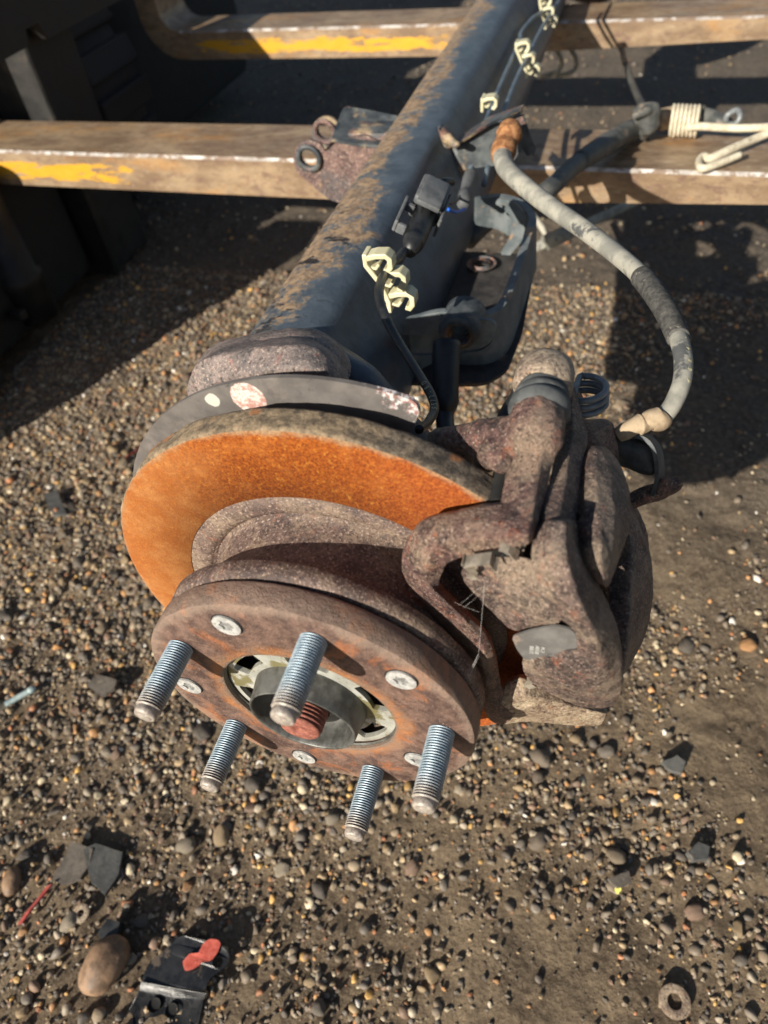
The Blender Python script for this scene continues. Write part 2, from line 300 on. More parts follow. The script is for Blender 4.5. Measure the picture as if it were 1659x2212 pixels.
# ------------------------------------------------------------------ mesh helpers
def link(name, me, mat, parent=None, smooth=True):
    me.name = name
    if isinstance(mat, (list, tuple)):
        for m_ in mat: me.materials.append(m_)
    elif mat: me.materials.append(mat)
    if smooth is True: me.polygons.foreach_set('use_smooth', [True] * len(me.polygons))
    elif smooth: me.shade_smooth() if False else None
    o = bpy.data.objects.new(name, me); COL.objects.link(o)
    if parent is not None:
        o.parent = parent; o.matrix_parent_inverse = Matrix.Translation(-Vector(parent.get('_w', (0, 0, 0))))
    o['_w'] = (0., 0., 0.)
    return o
def from_bm(name, bm, mat, parent=None, smooth=True, angle=None):
    me = bpy.data.meshes.new(name)
    bmesh.ops.recalc_face_normals(bm, faces=bm.faces[:])
    if angle:
        for e in bm.edges:
            if len(e.link_faces) == 2 and e.calc_face_angle(0) > angle: e.smooth = False
    bm.to_mesh(me); bm.free()
    return link(name, me, mat, parent, smooth)
def thing(name, label, cat, loc, group=None):
    o = bpy.data.objects.new(name, None); COL.objects.link(o); o.location = loc; o['_w'] = tuple(loc)
    o.empty_display_size = .05; o['label'] = label; o['category'] = cat
    if group: o['group'] = group
    return o
def tag(o, label, cat, group=None):
    o['label'] = label; o['category'] = cat
    if group: o['group'] = group
    return o
def lathe(bm, prof, n=96, c=(0, 0, 0), a0=0., a1=2 * PI, mats=None):
    """prof [(r, y)] round the Y axis"""
    full = abs(a1 - a0 - 2 * PI) < 1e-6; m = n if full else n + 1; rows = []
    for r, y in prof:
        if r < 1e-6: v = bm.verts.new((c[0], c[1] + y, c[2])); rows.append([v] * m)
        else: rows.append([bm.verts.new((c[0] + r * math.cos(a0 + (a1 - a0) * i / n), c[1] + y, c[2] + r * math.sin(a0 + (a1 - a0) * i / n))) for i in range(m)])
    for k in range(len(rows) - 1):
        for i in range(n):
            j = (i + 1) % m; vs = [rows[k][i], rows[k][j], rows[k + 1][j], rows[k + 1][i]]
            u = []
            for v in vs:
                if v not in u: u.append(v)
            if len(u) > 2:
                try: f = bm.faces.new(u)
                except ValueError: continue
                if mats: f.material_index = mats[k]
    return rows
def catmull(P, sub):
    P = [Vector(p) for p in P]; out = []
    for i in range(len(P) - 1):
        p0 = P[max(i - 1, 0)]; p1 = P[i]; p2 = P[i + 1]; p3 = P[min(i + 2, len(P) - 1)]
        for k in range(sub):
            t = k / sub
            out.append(.5 * ((2 * p1) + (p2 - p0) * t + (2 * p0 - 5 * p1 + 4 * p2 - p3) * t * t + (3 * p1 - p0 - 3 * p2 + p3) * t ** 3))
    out.append(P[-1]); return out
def tube(bm, pts, rad, n=14, sub=8, squash=1.):
    """pts control points; rad number or list (one per control point)"""
    if not isinstance(rad, (list, tuple)): rad = [rad] * len(pts)
    Q = catmull(pts, sub) if sub > 1 else [Vector(p) for p in pts]
    R = []
    for i in range(len(Q)):
        t = i / max(sub, 1); k = min(int(t), len(rad) - 1); f = t - k; k2 = min(k + 1, len(rad) - 1); R.append(rad[k] * (1 - f) + rad[k2] * f)
    T = (Q[1] - Q[0]).normalized(); U = T.orthogonal().normalized(); rings = []
    for i, q in enumerate(Q):
        T2 = (Q[min(i + 1, len(Q) - 1)] - Q[max(i - 1, 0)]).normalized()
        U = (U - T2 * U.dot(T2)).normalized(); V = T2.cross(U)
        rings.append([bm.verts.new(q + (U * math.cos(a) + V * math.sin(a) * squash) * R[i]) for a in [2 * PI * k / n for k in range(n)]])
    for a, b in zip(rings, rings[1:]):
        for i in range(n): bm.faces.new([a[i], a[(i + 1) % n], b[(i + 1) % n], b[i]])
    bm.faces.new(rings[0][::-1]); bm.faces.new(rings[-1])
    return rings
def box(bm, lo, hi, bev=0., seg=2, M4=None):
    r = bmesh.ops.create_cube(bm, size=1.); vs = r['verts']
    for v in vs:
        v.co = Vector([lo[i] + (v.co[i] + .5) * (hi[i] - lo[i]) for i in range(3)])
    if bev:
        es = list({e for v in vs for e in v.link_edges}); r2 = bmesh.ops.bevel(bm, geom=es, offset=bev, segments=seg, affect='EDGES', profile=.5)
        vs = list({v for f in r2['faces'] for v in f.verts} | {v for v in vs if v.is_valid})
    if M4: bmesh.ops.transform(bm, matrix=M4, verts=[v for v in vs if v.is_valid])
def plate(bm, outer, holes, org, u, v, th, mat_side=0):
    """flat sheet: 2-D outline and holes in frame (org,u,v), extruded by th along u x v"""
    org, u, v = Vector(org), Vector(u).normalized(), Vector(v).normalized(); w_ = u.cross(v).normalized()
    loops = [outer] + list(holes); flat = []; idx = []
    for L in loops: idx.append(range(len(flat), len(flat) + len(L))); flat += list(L)
    tri = geometry.tessellate_polygon([[Vector((p[0], p[1], 0)) for p in L] for L in loops])
    A = [bm.verts.new(org + u * p[0] + v * p[1]) for p in flat]; B = [bm.verts.new(org + u * p[0] + v * p[1] + w_ * th) for p in flat]
    for t in tri:
        try: bm.faces.new([A[i] for i in t]); bm.faces.new([B[i] for i in t][::-1])
        except ValueError: pass
    for r in idx:
        r = list(r)
        for i in range(len(r)):
            a, b = r[i], r[(i + 1) % len(r)]; f = bm.faces.new([A[a], A[b], B[b], B[a]]); f.material_index = mat_side
def circle(cx, cy, r, n=24, ry=None): return [(cx + r * math.cos(2 * PI * i / n), cy + (ry or r) * math.sin(2 * PI * i / n)) for i in range(n)]
def rounded(pts, r, seg=5):
    out = []; n = len(pts)
    for i in range(n):
        p = Vector(pts[i]); a = (Vector(pts[i - 1]) - p); b = (Vector(pts[(i + 1) % n]) - p)
        rr = min(r, a.length * .45, b.length * .45); a = p + a.normalized() * rr; b = p + b.normalized() * rr
        for k in range(seg + 1):
            t = k / seg; out.append(tuple((1 - t) ** 2 * a + 2 * t * (1 - t) * p + t * t * b))
    return out
def ribbon(bm, pts, wdir, width, th):
    """bent strip of spring steel: centre line pts, width along wdir"""
    P = [Vector(p) for p in pts]; wd = Vector(wdir).normalized() * width * .5; rings = []
    for i, p in enumerate(P):
        t = (P[min(i + 1, len(P) - 1)] - P[max(i - 1, 0)]).normalized(); nn = t.cross(wd.normalized()).normalized() * th * .5
        rings.append([bm.verts.new(p + wd + nn), bm.verts.new(p - wd + nn), bm.verts.new(p - wd - nn), bm.verts.new(p + wd - nn)])
    for a, b in zip(rings, rings[1:]):
        for i in range(4): bm.faces.new([a[i], a[(i + 1) % 4], b[(i + 1) % 4], b[i]])
    bm.faces.new(rings[0][::-1]); bm.faces.new(rings[-1])
def hull(bm, spheres, sub=2):
    """convex hull of spheres (x, y, z, r)"""
    t = bmesh.new(); vs = []
    for x, y, z, r in spheres:
        q = bmesh.ops.create_icosphere(t, subdivisions=sub, radius=r, matrix=Matrix.Translation((x, y, z)))
    res = bmesh.ops.convex_hull(t, input=t.verts[:])
    dead = list({g for g in res['geom_interior'] if isinstance(g, bmesh.types.BMVert)})
    bmesh.ops.delete(t, geom=[v for v in dead if v.is_valid], context='VERTS')
    me = bpy.data.meshes.new('tmp'); t.to_mesh(me); t.free(); bm.from_mesh(me); bpy.data.meshes.remove(me)
def cast(name, bm, mat, parent, voxel=.0018, smooth=6, amp=.0009, freq=90, amp2=.0005, freq2=300, cuts=None, seed=0):
    """melt the pieces of bm into one casting: voxel remesh, smooth, pit"""
    me = bpy.data.meshes.new('tmp'); bm.to_mesh(me); bm.free(); o = bpy.data.objects.new('tmp', me); COL.objects.link(o)
    if cuts is not None:
        cm = bpy.data.meshes.new('tmpc'); cuts.to_mesh(cm); cuts.free(); co = bpy.data.objects.new('tmpc', cm); COL.objects.link(co)
    r = o.modifiers.new('r', 'REMESH'); r.mode = 'VOXEL'; r.voxel_size = voxel
    if cuts is not None:
        b = o.modifiers.new('b', 'BOOLEAN'); b.operation = 'DIFFERENCE'; b.object = co; b.solver = 'FAST'
        r2 = o.modifiers.new('r2', 'REMESH'); r2.mode = 'VOXEL'; r2.voxel_size = voxel
    s = o.modifiers.new('s', 'SMOOTH'); s.iterations = smooth; s.factor = .5
    dg = bpy.context.evaluated_depsgraph_get(); ev = bpy.data.meshes.new_from_object(o.evaluated_get(dg))
    bpy.data.objects.remove(o); bpy.data.meshes.remove(me)
    if cuts is not None: bpy.data.objects.remove(co); bpy.data.meshes.remove(cm)
    n = len(ev.vertices); co_ = np.empty(n * 3, 'f'); ev.vertices.foreach_get('co', co_); no = np.empty(n * 3, 'f'); ev.vertices.foreach_get('normal', no)
    co_ = co_.reshape(-1, 3); no = no.reshape(-1, 3); sd = Vector((seed * 3.1, seed, 0)); d = np.empty(n, 'f')
    for i in range(n):
        p = Vector(co_[i]); d[i] = noise.noise(p * freq + sd) * amp + noise.noise(p * freq2 + sd) * amp2
    co_ += no * d[:, None]; ev.vertices.foreach_set('co', co_.ravel()); ev.update()
    return link(name, ev, mat, parent)
def text_obj(name, body, size, M4, mat, parent):
    c = bpy.data.curves.new(name, 'FONT'); c.body = body; c.size = size; c.extrude = .00008; c.align_x = 'CENTER'; c.align_y = 'CENTER'
    o = bpy.data.objects.new(name, c); COL.objects.link(o); dg = bpy.context.evaluated_depsgraph_get()
    me = bpy.data.meshes.new_from_object(o.evaluated_get(dg)); bpy.data.objects.remove(o); me.transform(M4)
    return link(name, me, mat, parent, smooth=False)

GZ = -.5
# ------------------------------------------------------------------ ground
_lat = rng.random((64, 64))
def vn(x, y, f, ox=0., oy=0.):
    x = np.asarray(x) * f + ox + 100; y = np.asarray(y) * f + oy + 100; xi = np.floor(x).astype(int); yi = np.floor(y).astype(int); u = x - xi; v = y - yi
    u = u * u * (3 - 2 * u); v = v * v * (3 - 2 * v); g = lambda i, j: _lat[i % 64, j % 64]
    return (g(xi, yi) * (1 - u) + g(xi + 1, yi) * u) * (1 - v) + (g(xi, yi + 1) * (1 - u) + g(xi + 1, yi + 1) * u) * v
def gh(x, y):
    r = (vn(x, y, 3) - .5) * .022 + (vn(x, y, 9, 3, 7) - .5) * .011 + (vn(x, y, 34, 5, 1) - .5) * .0062 + (vn(x, y, 78, 1, 9) - .5) * .0040
    return r + GZ
def grid(name, x0, x1, y0, y1, st, mat, parent=None):
    nx = int((x1 - x0) / st) + 1; ny = int((y1 - y0) / st) + 1
    X, Y = np.meshgrid(np.linspace(x0, x1, nx), np.linspace(y0, y1, ny)); Z = gh(X, Y)
    co = np.stack([X, Y, Z], -1).reshape(-1, 3); i = np.arange(nx * ny).reshape(ny, nx)
    f = np.stack([i[:-1, :-1], i[:-1, 1:], i[1:, 1:], i[1:, :-1]], -1).reshape(-1, 4)
    me = bpy.data.meshes.new(name); me.from_pydata(co.tolist(), [], f.tolist()); return link(name, me, mat, parent)
# one sheet: fine cells near, coarse out to the horizon (shared coordinates along non-uniform axes)
def axis(lo, a, b, hi, st, k):
    L = list(np.arange(a, b, st)); x = a; s = st
    while x > lo: s *= k; x -= s; L.insert(0, x)
    x = b; s = st
    L.append(b)
    while x < hi: s *= k; x += s; L.append(x)
    return np.array(L)
ax_x = axis(-60, -1.15, .75, 60, .0062, 1.25); ax_y = axis(-60, -.35, 1.6, 80, .0062, 1.13)
X, Y = np.meshgrid(ax_x, ax_y); Z = gh(X, Y); ny, nx = X.shape
ii = np.arange(nx * ny).reshape(ny, nx)
me = bpy.data.meshes.new('ground'); me.from_pydata(np.stack([X, Y, Z], -1).reshape(-1, 3).tolist(), [], np.stack([ii[:-1, :-1], ii[:-1, 1:], ii[1:, 1:], ii[1:, :-1]], -1).reshape(-1, 4).tolist())
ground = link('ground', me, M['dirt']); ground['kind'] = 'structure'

# stones
def stone_variants(sub, k, ang):
    out = []
    for i in range(k):
        b = bmesh.new(); bmesh.ops.create_icosphere(b, subdivisions=sub, radius=1.)
        sd = Vector((i * 7.3, i * 1.7, ang))
        for v in b.verts:
            p = v.co.copy(); v.co = p * (1 + .30 * noise.noise(p * 1.1 + sd) + .13 * noise.noise(p * 2.6 + sd))
        # a few flat facets, as broken stone has
        rr = random.Random(i + ang * 50)
        for _ in range(int(ang * 2)):
            d = Vector((rr.gauss(0, 1), rr.gauss(0, 1), rr.gauss(0, 1))).normalized(); h = rr.uniform(.45, .75)
            for v in b.verts:
                e = v.co.dot(d) - h
                if e > 0: v.co -= d * e
        b.faces.ensure_lookup_table()
        out.append((np.array([v.co[:] for v in b.verts]), np.array([[v.index for v in f.verts] for f in b.faces]))); b.free()
    return out
VAR2 = stone_variants(2, 9, 0) + stone_variants(2, 9, 3); VAR1 = stone_variants(1, 5, 0) + stone_variants(1, 7, 1); VAR3 = stone_variants(3, 5, 0) + stone_variants(3, 5, 4)
PAL = np.array([(.165, .13, .095), (.10, .085, .07), (.25, .19, .125), (.33, .235, .13), (.42, .215, .085), (.33, .135, .06), (.48, .40, .27), (.20, .125, .085), (.14, .118, .095), (.29, .24, .175), (.56, .33, .10), (.70, .65, .57)])
PW = np.array([19, 14, 15, 12, 5.5, 2.8, 5.5, 8, 12, 10, 2.2, 1.2]); PW = PW / PW.sum()
def density(x, y):
    """0..1 how much gravel lies here; trodden dirt elsewhere"""
    d = .55 * vn(x, y, 2.2, 11, 5) + .45 * vn(x, y, 7, 2, 13)
    left = 1 / (1 + np.exp((x + .10 - .25 * (y - .2)) * 8))       # thick gravel at the left and near side
    return np.clip((d - .42) * 2.3 + left * .95 - .22 / (1 + np.exp(-(y - .75) * 7)) - .14 / (1 + np.exp(-(x - .2) * 9)), .04, 1)
def inview(x, y, m=.10):
    """only where the photograph could see the ground, with a margin"""
    R_ = np.array(CAMR); q = (np.stack([x, y, np.full_like(x, GZ)], -1) - np.array(CAMP)) @ R_
    u = FPX * q[:, 0] / -q[:, 2] / 1659; v = FPX * -q[:, 1] / -q[:, 2] / 2212
    return (np.abs(u) < .5 + m) & (np.abs(v) < .5 + m)
def tilt_axes(n):
    a = rng.random(n) * 2 * PI; t = rng.normal(0, .35, n); s = rng.normal(0, .35, n)
    ca, sa = np.cos(a), np.sin(a); ct, st = np.cos(t), np.sin(t); cs, ss_ = np.cos(s), np.sin(s); z = np.zeros(n); o = np.ones(n)
    Rz = np.stack([ca, -sa, z, sa, ca, z, z, z, o], -1).reshape(-1, 3, 3); Rx = np.stack([o, z, z, z, ct, -st, z, st, ct], -1).reshape(-1, 3, 3)
    Ry = np.stack([cs, z, ss_, z, o, z, -ss_, z, cs], -1).reshape(-1, 3, 3); return Rz @ Rx @ Ry
def gravel(n, x0, x1, y0, y1, smin, smax, VAR, pw, keep=1.):
    x = rng.uniform(x0, x1, n); y = rng.uniform(y0, y1, n); k = (rng.random(n) < density(x, y) ** pw * keep) & inview(x, y); x, y = x[k], y[k]; n = len(x)
    s = smin + (smax - smin) * rng.random(n) ** 1.6
    sc = np.stack([s, s * rng.uniform(.6, .95, n), s * rng.uniform(.38, .75, n)], -1) * .5
    R = tilt_axes(n); z = gh(x, y) + sc[:, 2] * rng.uniform(.05, .75, n)
    col = PAL[rng.choice(len(PAL), n, p=PW)] * rng.uniform(.75, 1.65, (n, 1))
    vi = rng.integers(0, len(VAR), n); VV = []; FF = []; CC = []; off = 0
    for v in range(len(VAR)):
        m = np.where(vi == v)[0]
        if not len(m): continue
        P, F = VAR[v]; Q = np.einsum('nij,nkj->nki', R[m], P[None] * sc[m][:, None, :]) + np.stack([x[m], y[m], z[m]], -1)[:, None, :]
        VV.append(Q.reshape(-1, 3)); FF.append((F[None] + (np.arange(len(m)) * len(P))[:, None, None]).reshape(-1, 3) + off); CC.append(np.repeat(col[m], len(P), 0)); off += len(m) * len(P)
    return np.concatenate(VV), np.concatenate(FF), np.concatenate(CC)
def build_tris(name, parts, mat, parent=None):
    V = []; F = []; Cc = []; off = 0
    for v, f, c in parts: V.append(v); F.append(f + off); Cc.append(c); off += len(v)
    V = np.concatenate(V).astype('f'); F = np.concatenate(F).astype('i'); Cc = np.concatenate(Cc)
    me = bpy.data.meshes.new(name); me.vertices.add(len(V)); me.vertices.foreach_set('co', V.ravel()); me.loops.add(F.size); me.loops.foreach_set('vertex_index', F.ravel())
    me.polygons.add(len(F)); me.polygons.foreach_set('loop_start', np.arange(0, F.size, 3, dtype='i')); me.update(calc_edges=True)
    a = me.attributes.new('col', 'FLOAT_COLOR', 'POINT'); a.data.foreach_set('color', np.concatenate([Cc, np.ones((len(Cc), 1))], 1).astype('f').ravel())
    return link(name, me, mat, parent)
GP = [gravel(105000, -1.1, .72, -.32, 1.3, .0028, .0088, VAR1, .9), gravel(24000, -1.1, .72, -.32, 1.3, .007, .0155, VAR2, 1.2), gravel(15000, -1.9, 1.3, 1.25, 3.9, .007, .016, VAR1, 1.2, .6)]
NFLAT = len(GP[0][1]); gr = build_tris('gravel', GP, M['stone'])
sm_ = np.ones(len(gr.data.polygons), bool); sm_[:NFLAT] = False; gr.data.polygons.foreach_set('use_smooth', sm_); gr['kind'] = 'stuff'; gr['label'] = 'fine mixed gravel strewn over the brown yard dirt'
# the larger stones one can tell apart, each a part of the ground; mesh data shared
big = []
stone_meshes = []
for i, (P, F) in enumerate(VAR3):
    for c in range(4):
        cc = PAL[[1, 8, 0, 2, 9, 3, 7, 4][(i * 3 + c * 2) % 8]] * (.75 + .12 * c)
        me = bpy.data.meshes.new('stone'); me.from_pydata(P.tolist(), [], F.tolist()); me.materials.append(M['stone']); me.polygons.foreach_set('use_smooth', [True] * len(F))
        a = me.attributes.new('col', 'FLOAT_COLOR', 'POINT'); a.data.foreach_set('color', np.tile(np.append(cc, 1), len(P)).astype('f')); stone_meshes.append(me)
def stone(x, y, s, sx=1., sy=.8, sz=.55, rot=None, me=None, sink=.35):
    o = bpy.data.objects.new('stone', me or random.choice(stone_meshes)); COL.objects.link(o); o.parent = ground
    o.location = (x, y, float(gh(x, y)) + s * sz * .5 * sink); o.scale = (s * .5 * sx, s * .5 * sy, s * .5 * sz)
    o.rotation_euler = rot or (random.gauss(0, .25), random.gauss(0, .25), random.uniform(0, 2 * PI)); return o
cnt = 0
while cnt < 285:
    x = random.uniform(-.75, .62); y = random.uniform(-.28, 1.0)
    if random.random() > float(density(x, y)) ** 1.2: continue
    stone(x, y, random.uniform(.013, .026) if random.random() < .93 else random.uniform(.026, .036)); cnt += 1

def gp(vx, vy, dz=0.):
    p = at(vx, vy, 2, GZ + .003)
    for _ in range(3): p = at(vx, vy, 2, float(gh(p.x, p.y)) + dz)
    return p
# ------------------------------------------------------------------ rear axle
axle = thing('rear_axle', 'rusty van rear axle lying across two steel forks, bare hub and brake nearest', 'axle', (0, .6, -.1))
# --- hub flange
bm = bmesh.new()
lathe(bm, [(.0525, .016), (.0525, .0006), (.0535, 0), (.0955, 0), (.0974, .0010), (.0980, .0028), (.0980, .0140), (.0970, .0158), (.0950, .0165), (.0525, .0165)], 160)
for v in bm.verts:   # flaky outer rim
    r = math.hypot(v.co.x, v.co.z)
    if r > .094:
        k = 1 + .0045 * noise.noise(Vector((v.co.x, v.co.y * 3, v.co.z)) * 45) + .003 * noise.noise(v.co * 160); v.co.x *= k; v.co.z *= k
hub = from_bm('wheel_hub', bm, M['flange'], axle, angle=.6)
# stepped boss behind the hub flange
bm = bmesh.new(); lathe(bm, [(.060, .0165), (.0985, .0185), (.0995, .020), (.0995, .0275), (.098, .029), (.083, .031), (.080, .034)], 128)
for v in bm.verts:
    k = 1 + .004 * noise.noise(v.co * 60); v.co.x *= k; v.co.z *= k
rotor = None
# studs
TH = [2.6003 - i * 2 * PI / 5 for i in range(5)]
def stud_mesh():
    b = bmesh.new(); prof = [(.0072, .002)]; y = -.0002; p = .00150
    prof.append((.0066, y))
    while y > -.0385:
        prof += [(.0073, y - p * .30), (.0073, y - p * .48), (.0059, y - p * .78), (.0059, y - p * .92)]; y -= p
    prof += [(.0062, y - .0002), (.0062, y - .0028), (.0056, y - .0040), (.0050, y - .0044), (.0044, y - .0040), (.0038, y - .0046), (0, y - .0047)]
    lathe(b, prof, 32); me = bpy.data.meshes.new('wheel_stud'); bmesh.ops.recalc_face_normals(b, faces=b.faces[:]); b.to_mesh(me); b.free()
    me.materials.append(M['stud']); me.polygons.foreach_set('use_smooth', [True] * len(me.polygons))
    return me
sm = stud_mesh()
for a in TH:
    o = bpy.data.objects.new('wheel_stud', sm); COL.objects.link(o); o.parent = hub; o.location = (.08 * math.cos(a), 0, .08 * math.sin(a)); o.rotation_euler = (0, a, 0)
# countersunk star screws
SC = [(-.030, .076), (-.080, -.008), (-.018, -.080), (.061, .056), (.063, -.040)]
def star(r1, r2, n=6):
    return [((r1 if k % 2 == 0 else r2) * math.cos(PI * k / n), (r1 if k % 2 == 0 else r2) * math.sin(PI * k / n)) for k in range(2 * n)]
for i, (x, z) in enumerate(SC):
    b = bmesh.new(); plate(b, circle(0, 0, .0080, 32), [star(.0047, .0034)], (x, -.0012, z), (1, 0, 0), (0, 0, 1), -.0016)
    o = from_bm('star_screw', b, M['torx'], hub, smooth=False)
    b = bmesh.new(); plate(b, star(.0047, .0034), [], (x, -.0002, z), (1, 0, 0), (0, 0, 1), -.0006)
    from_bm('screw_recess', b, M['recess_shade'], hub, smooth=False)
    b = bmesh.new(); lathe(b, [(.0090, -.00012), (.0080, -.00016)], 32, (x, 0, z)); from_bm('screw_shade_ring', b, M['black'], hub)  # flat black ring painting the shade round the sunk screw head
# slotted ring, cup, spindle
bm = bmesh.new(); holes = []
for k in range(6):
    a = PI / 8 + k * PI / 3; L = []
    for t in np.linspace(-.30, .30, 8): L.append((.0482 * math.cos(a + t), .0482 * math.sin(a + t)))
    for t in np.linspace(.30, -.30, 8): L.append((.0385 * math.cos(a + t), .0385 * math.sin(a + t)))
    holes.append(rounded(L, .002, 2))
plate(bm, circle(0, 0, .0518, 72), holes + [circle(0, 0, .033, 48)], (0, .0050, 0), (1, 0, 0), (0, 0, 1), -.003)
for f in bm.faces: f.smooth = False
from_bm('slotted_ring', bm, M['zinc_ring'], hub, smooth=False)
bm = bmesh.new(); lathe(bm, [(.0530, .001), (.0524, .0030), (.0516, .0036)], 96); from_bm('seal_lip', bm, M['cup'], hub)
bm = bmesh.new(); lathe(bm, [(.0525, .0160), (.034, .017), (0.03, .018)], 64); from_bm('hub_cavity', bm, M['black'], hub)
bm = bmesh.new(); lathe(bm, [(.0345, .012), (.0342, .0045), (.0338, .0020), (.0328, -.004), (.0322, -.0100), (.0316, -.0108), (.0306, -.0100), (.0300, -.004), (.0296, .014), (.016, .0165), (0, .0165)], 72)
for v in bm.verts: v.co.x += -.0; 
from_bm('bearing_cup', bm, M['cup'], hub)
bm = bmesh.new(); lathe(bm, [(.0225, .016), (.0225, .004), (.0205, .001), (.0160, -.0010), (.0135, -.0015), (.0125, .001)], 64); from_bm('spindle_nut', bm, M['cup'], hub)
bm = bmesh.new(); pr = [(.0118, .012)]; y = .004
while y > -.0125: pr += [(.0128, y), (.0128, y - .0009), (.0114, y - .0016), (.0114, y - .0020)]; y -= .0024
pr += [(.0122, y), (.0122, y - .0010), (.0112, y - .0022), (.0034, y - .0024), (.0026, y - .0005), (0, y + .0010)]
lathe(bm, pr, 48); from_bm('threaded_spindle', bm, M['spindle'], hub)
# --- brake disc: hat, friction ring, rim
bm = bmesh.new()
lathe(bm, [(.060, .0166), (.0955, .0185), (.0975, .0205), (.0980, .0290), (.0960, .0305), (.0860, .0320), (.0835, .0345), (.0828, .040), (.0835, .056), (.0850, .0640), (.0866, .0715), (.0886, .0718), (.0900, .0690), (.0925, .0681), (.1043, .0679), (.1043, .0684)], 160)
for v in bm.verts:
    k = 1 + .005 * noise.noise(v.co * 40) + .002 * noise.noise(v.co * 150); v.co.x *= k; v.co.z *= k
disc = from_bm('brake_disc', bm, M['hat'], axle)
bm = bmesh.new(); lathe(bm, [(.1042, .0684), (.1044, .0674), (.1500, .0674), (.1514, .0676)], 192); from_bm('friction_ring', bm, M['disc'], disc)
bm = bmesh.new()
NR = 260; rows = lathe(bm, [(.1514, .0676), (.1522, .0682), (.1526, .0700), (.1526, .0745), (.1522, .0790), (.1526, .0825), (.1518, .0845), (.148, .085), (.100, .085)], NR)
for v in bm.verts:
    r = math.hypot(v.co.x, v.co.z)
    if r > .1515:
        k = 1 + .006 * noise.noise(v.co * 55) + .0045 * noise.noise(v.co * 170); v.co.x *= k; v.co.z *= k
from_bm('disc_rim', bm, M['rim'], disc)
# --- dust shield
bm = bmesh.new(); a0, a1 = math.radians(70.5), math.radians(212); pts = []
for t in np.linspace(a0, a1, 140):
    q = .160 - .006 * max(0, 1 - (t - a0) / .045) ** 3; pts.append((q * math.cos(t), q * math.sin(t)))
for t in np.linspace(a1, a0, 80): pts.append((.122 * math.cos(t), .122 * math.sin(t)))
plate(bm, pts, [], (0, .0985, 0), (1, 0, 0), (0, 0, 1), -.0028)
shield = from_bm('dust_shield', bm, M['shield'], axle, smooth=False)
# --- forged mounting plate behind the shield
def loft(bm, rows, depth, crease=.7, y=None):
    """solid shell: a grid of surface points (tx, ty, y) on the near side, a second grid behind it"""
    cl = bm.edges.layers.float.get('crease_edge') or bm.edges.layers.float.new('crease_edge')
    F = []; B = []
    for r in rows:
        f = []; b = []
        for p in r:
            P = at(777.6 + .46875 * p[0], 691.2 + .46875 * p[1], 1, p[2]); d = ((P - CAMP).normalized() * .75 + Vector((0, .35, 0))).normalized()
            f.append(bm.verts.new(P)); b.append(bm.verts.new(P + d * depth))
        F.append(f); B.append(b)
    m, n = len(rows), len(rows[0])
    for i in range(m - 1):
        for j in range(n - 1):
            bm.faces.new([F[i][j], F[i][j + 1], F[i + 1][j + 1], F[i + 1][j]]); bm.faces.new([B[i][j], B[i + 1][j], B[i + 1][j + 1], B[i][j + 1]])
    for j in range(1, n - 1):
        for i in range(m - 1):
            e = bm.edges.get((F[i][j], F[i + 1][j]))
            if e: e[cl] = min(1., crease * 1.3)
    ring = [(0, j) for j in range(n)] + [(i, n - 1) for i in range(1, m)] + [(m - 1, j) for j in range(n - 2, -1, -1)] + [(i, 0) for i in range(m - 2, 0, -1)]
    for k in range(len(ring)):
        a, b = ring[k], ring[(k + 1) % len(ring)]
        bm.faces.new([F[a[0]][a[1]], F[b[0]][b[1]], B[b[0]][b[1]], B[a[0]][a[1]]])
        e = bm.edges.get((F[a[0]][a[1]], F[b[0]][b[1]]))
        if e: e[cl] = crease
def forged(name, bm, mat, parent, levels=3, amp=.0006, freq=60, amp2=.0005, freq2=240, seed=0):
    bmesh.ops.recalc_face_normals(bm, faces=bm.faces[:])
    me = bpy.data.meshes.new('tmp'); bm.to_mesh(me); bm.free(); o = bpy.data.objects.new('tmp', me); COL.objects.link(o)
    m_ = o.modifiers.new('s', 'SUBSURF'); m_.levels = levels; m_.render_levels = levels
    ev = bpy.data.meshes.new_from_object(o.evaluated_get(bpy.context.evaluated_depsgraph_get())); bpy.data.objects.remove(o); bpy.data.meshes.remove(me)
    n = len(ev.vertices); co_ = np.empty(n * 3, 'f'); ev.vertices.foreach_get('co', co_); no = np.empty(n * 3, 'f'); ev.vertices.foreach_get('normal', no)
    co_ = co_.reshape(-1, 3); no = no.reshape(-1, 3); sd = Vector((seed * 3.1, seed, 0))
    d = np.array([noise.noise(Vector(c) * freq + sd) * amp + noise.noise(Vector(c) * freq2 + sd) * amp2 for c in co_], 'f')
    co_ += no * d[:, None]; ev.vertices.foreach_set('co', co_.ravel()); ev.update(); return link(name, ev, mat, parent)
VT = lambda L: [[((a - 777.6) / .46875, (b - 691.2) / .46875, y) for a, b, y in r] for r in L]
bm = bmesh.new()
loft(bm, VT([[(424, 930, .118), (409, 885, .118), (402, 845, .122), (412, 832, .140)], [(444, 930, .118), (424, 850, .116), (409, 800, .122), (420, 783, .145)],
 [(484, 900, .118), (470, 820, .114), (448, 766, .124), (458, 750, .150)], [(560, 880, .118), (553, 800, .112), (538, 754, .124), (548, 736, .152)],
 [(620, 880, .118), (622, 795, .112), (618, 744, .124), (622, 720, .158)], [(682, 880, .118), (685, 795, .113), (682, 744, .126), (686, 726, .158)],
 [(722, 890, .118), (724, 815, .115), (726, 778, .128), (732, 763, .155)], [(750, 900, .118), (748, 855, .118), (748, 818, .130), (758, 812, .150)]]), .03, .6)
forged('mounting_flange', bm, M['forge'], axle, 3, .0010, 40, .0006, 220, 2)
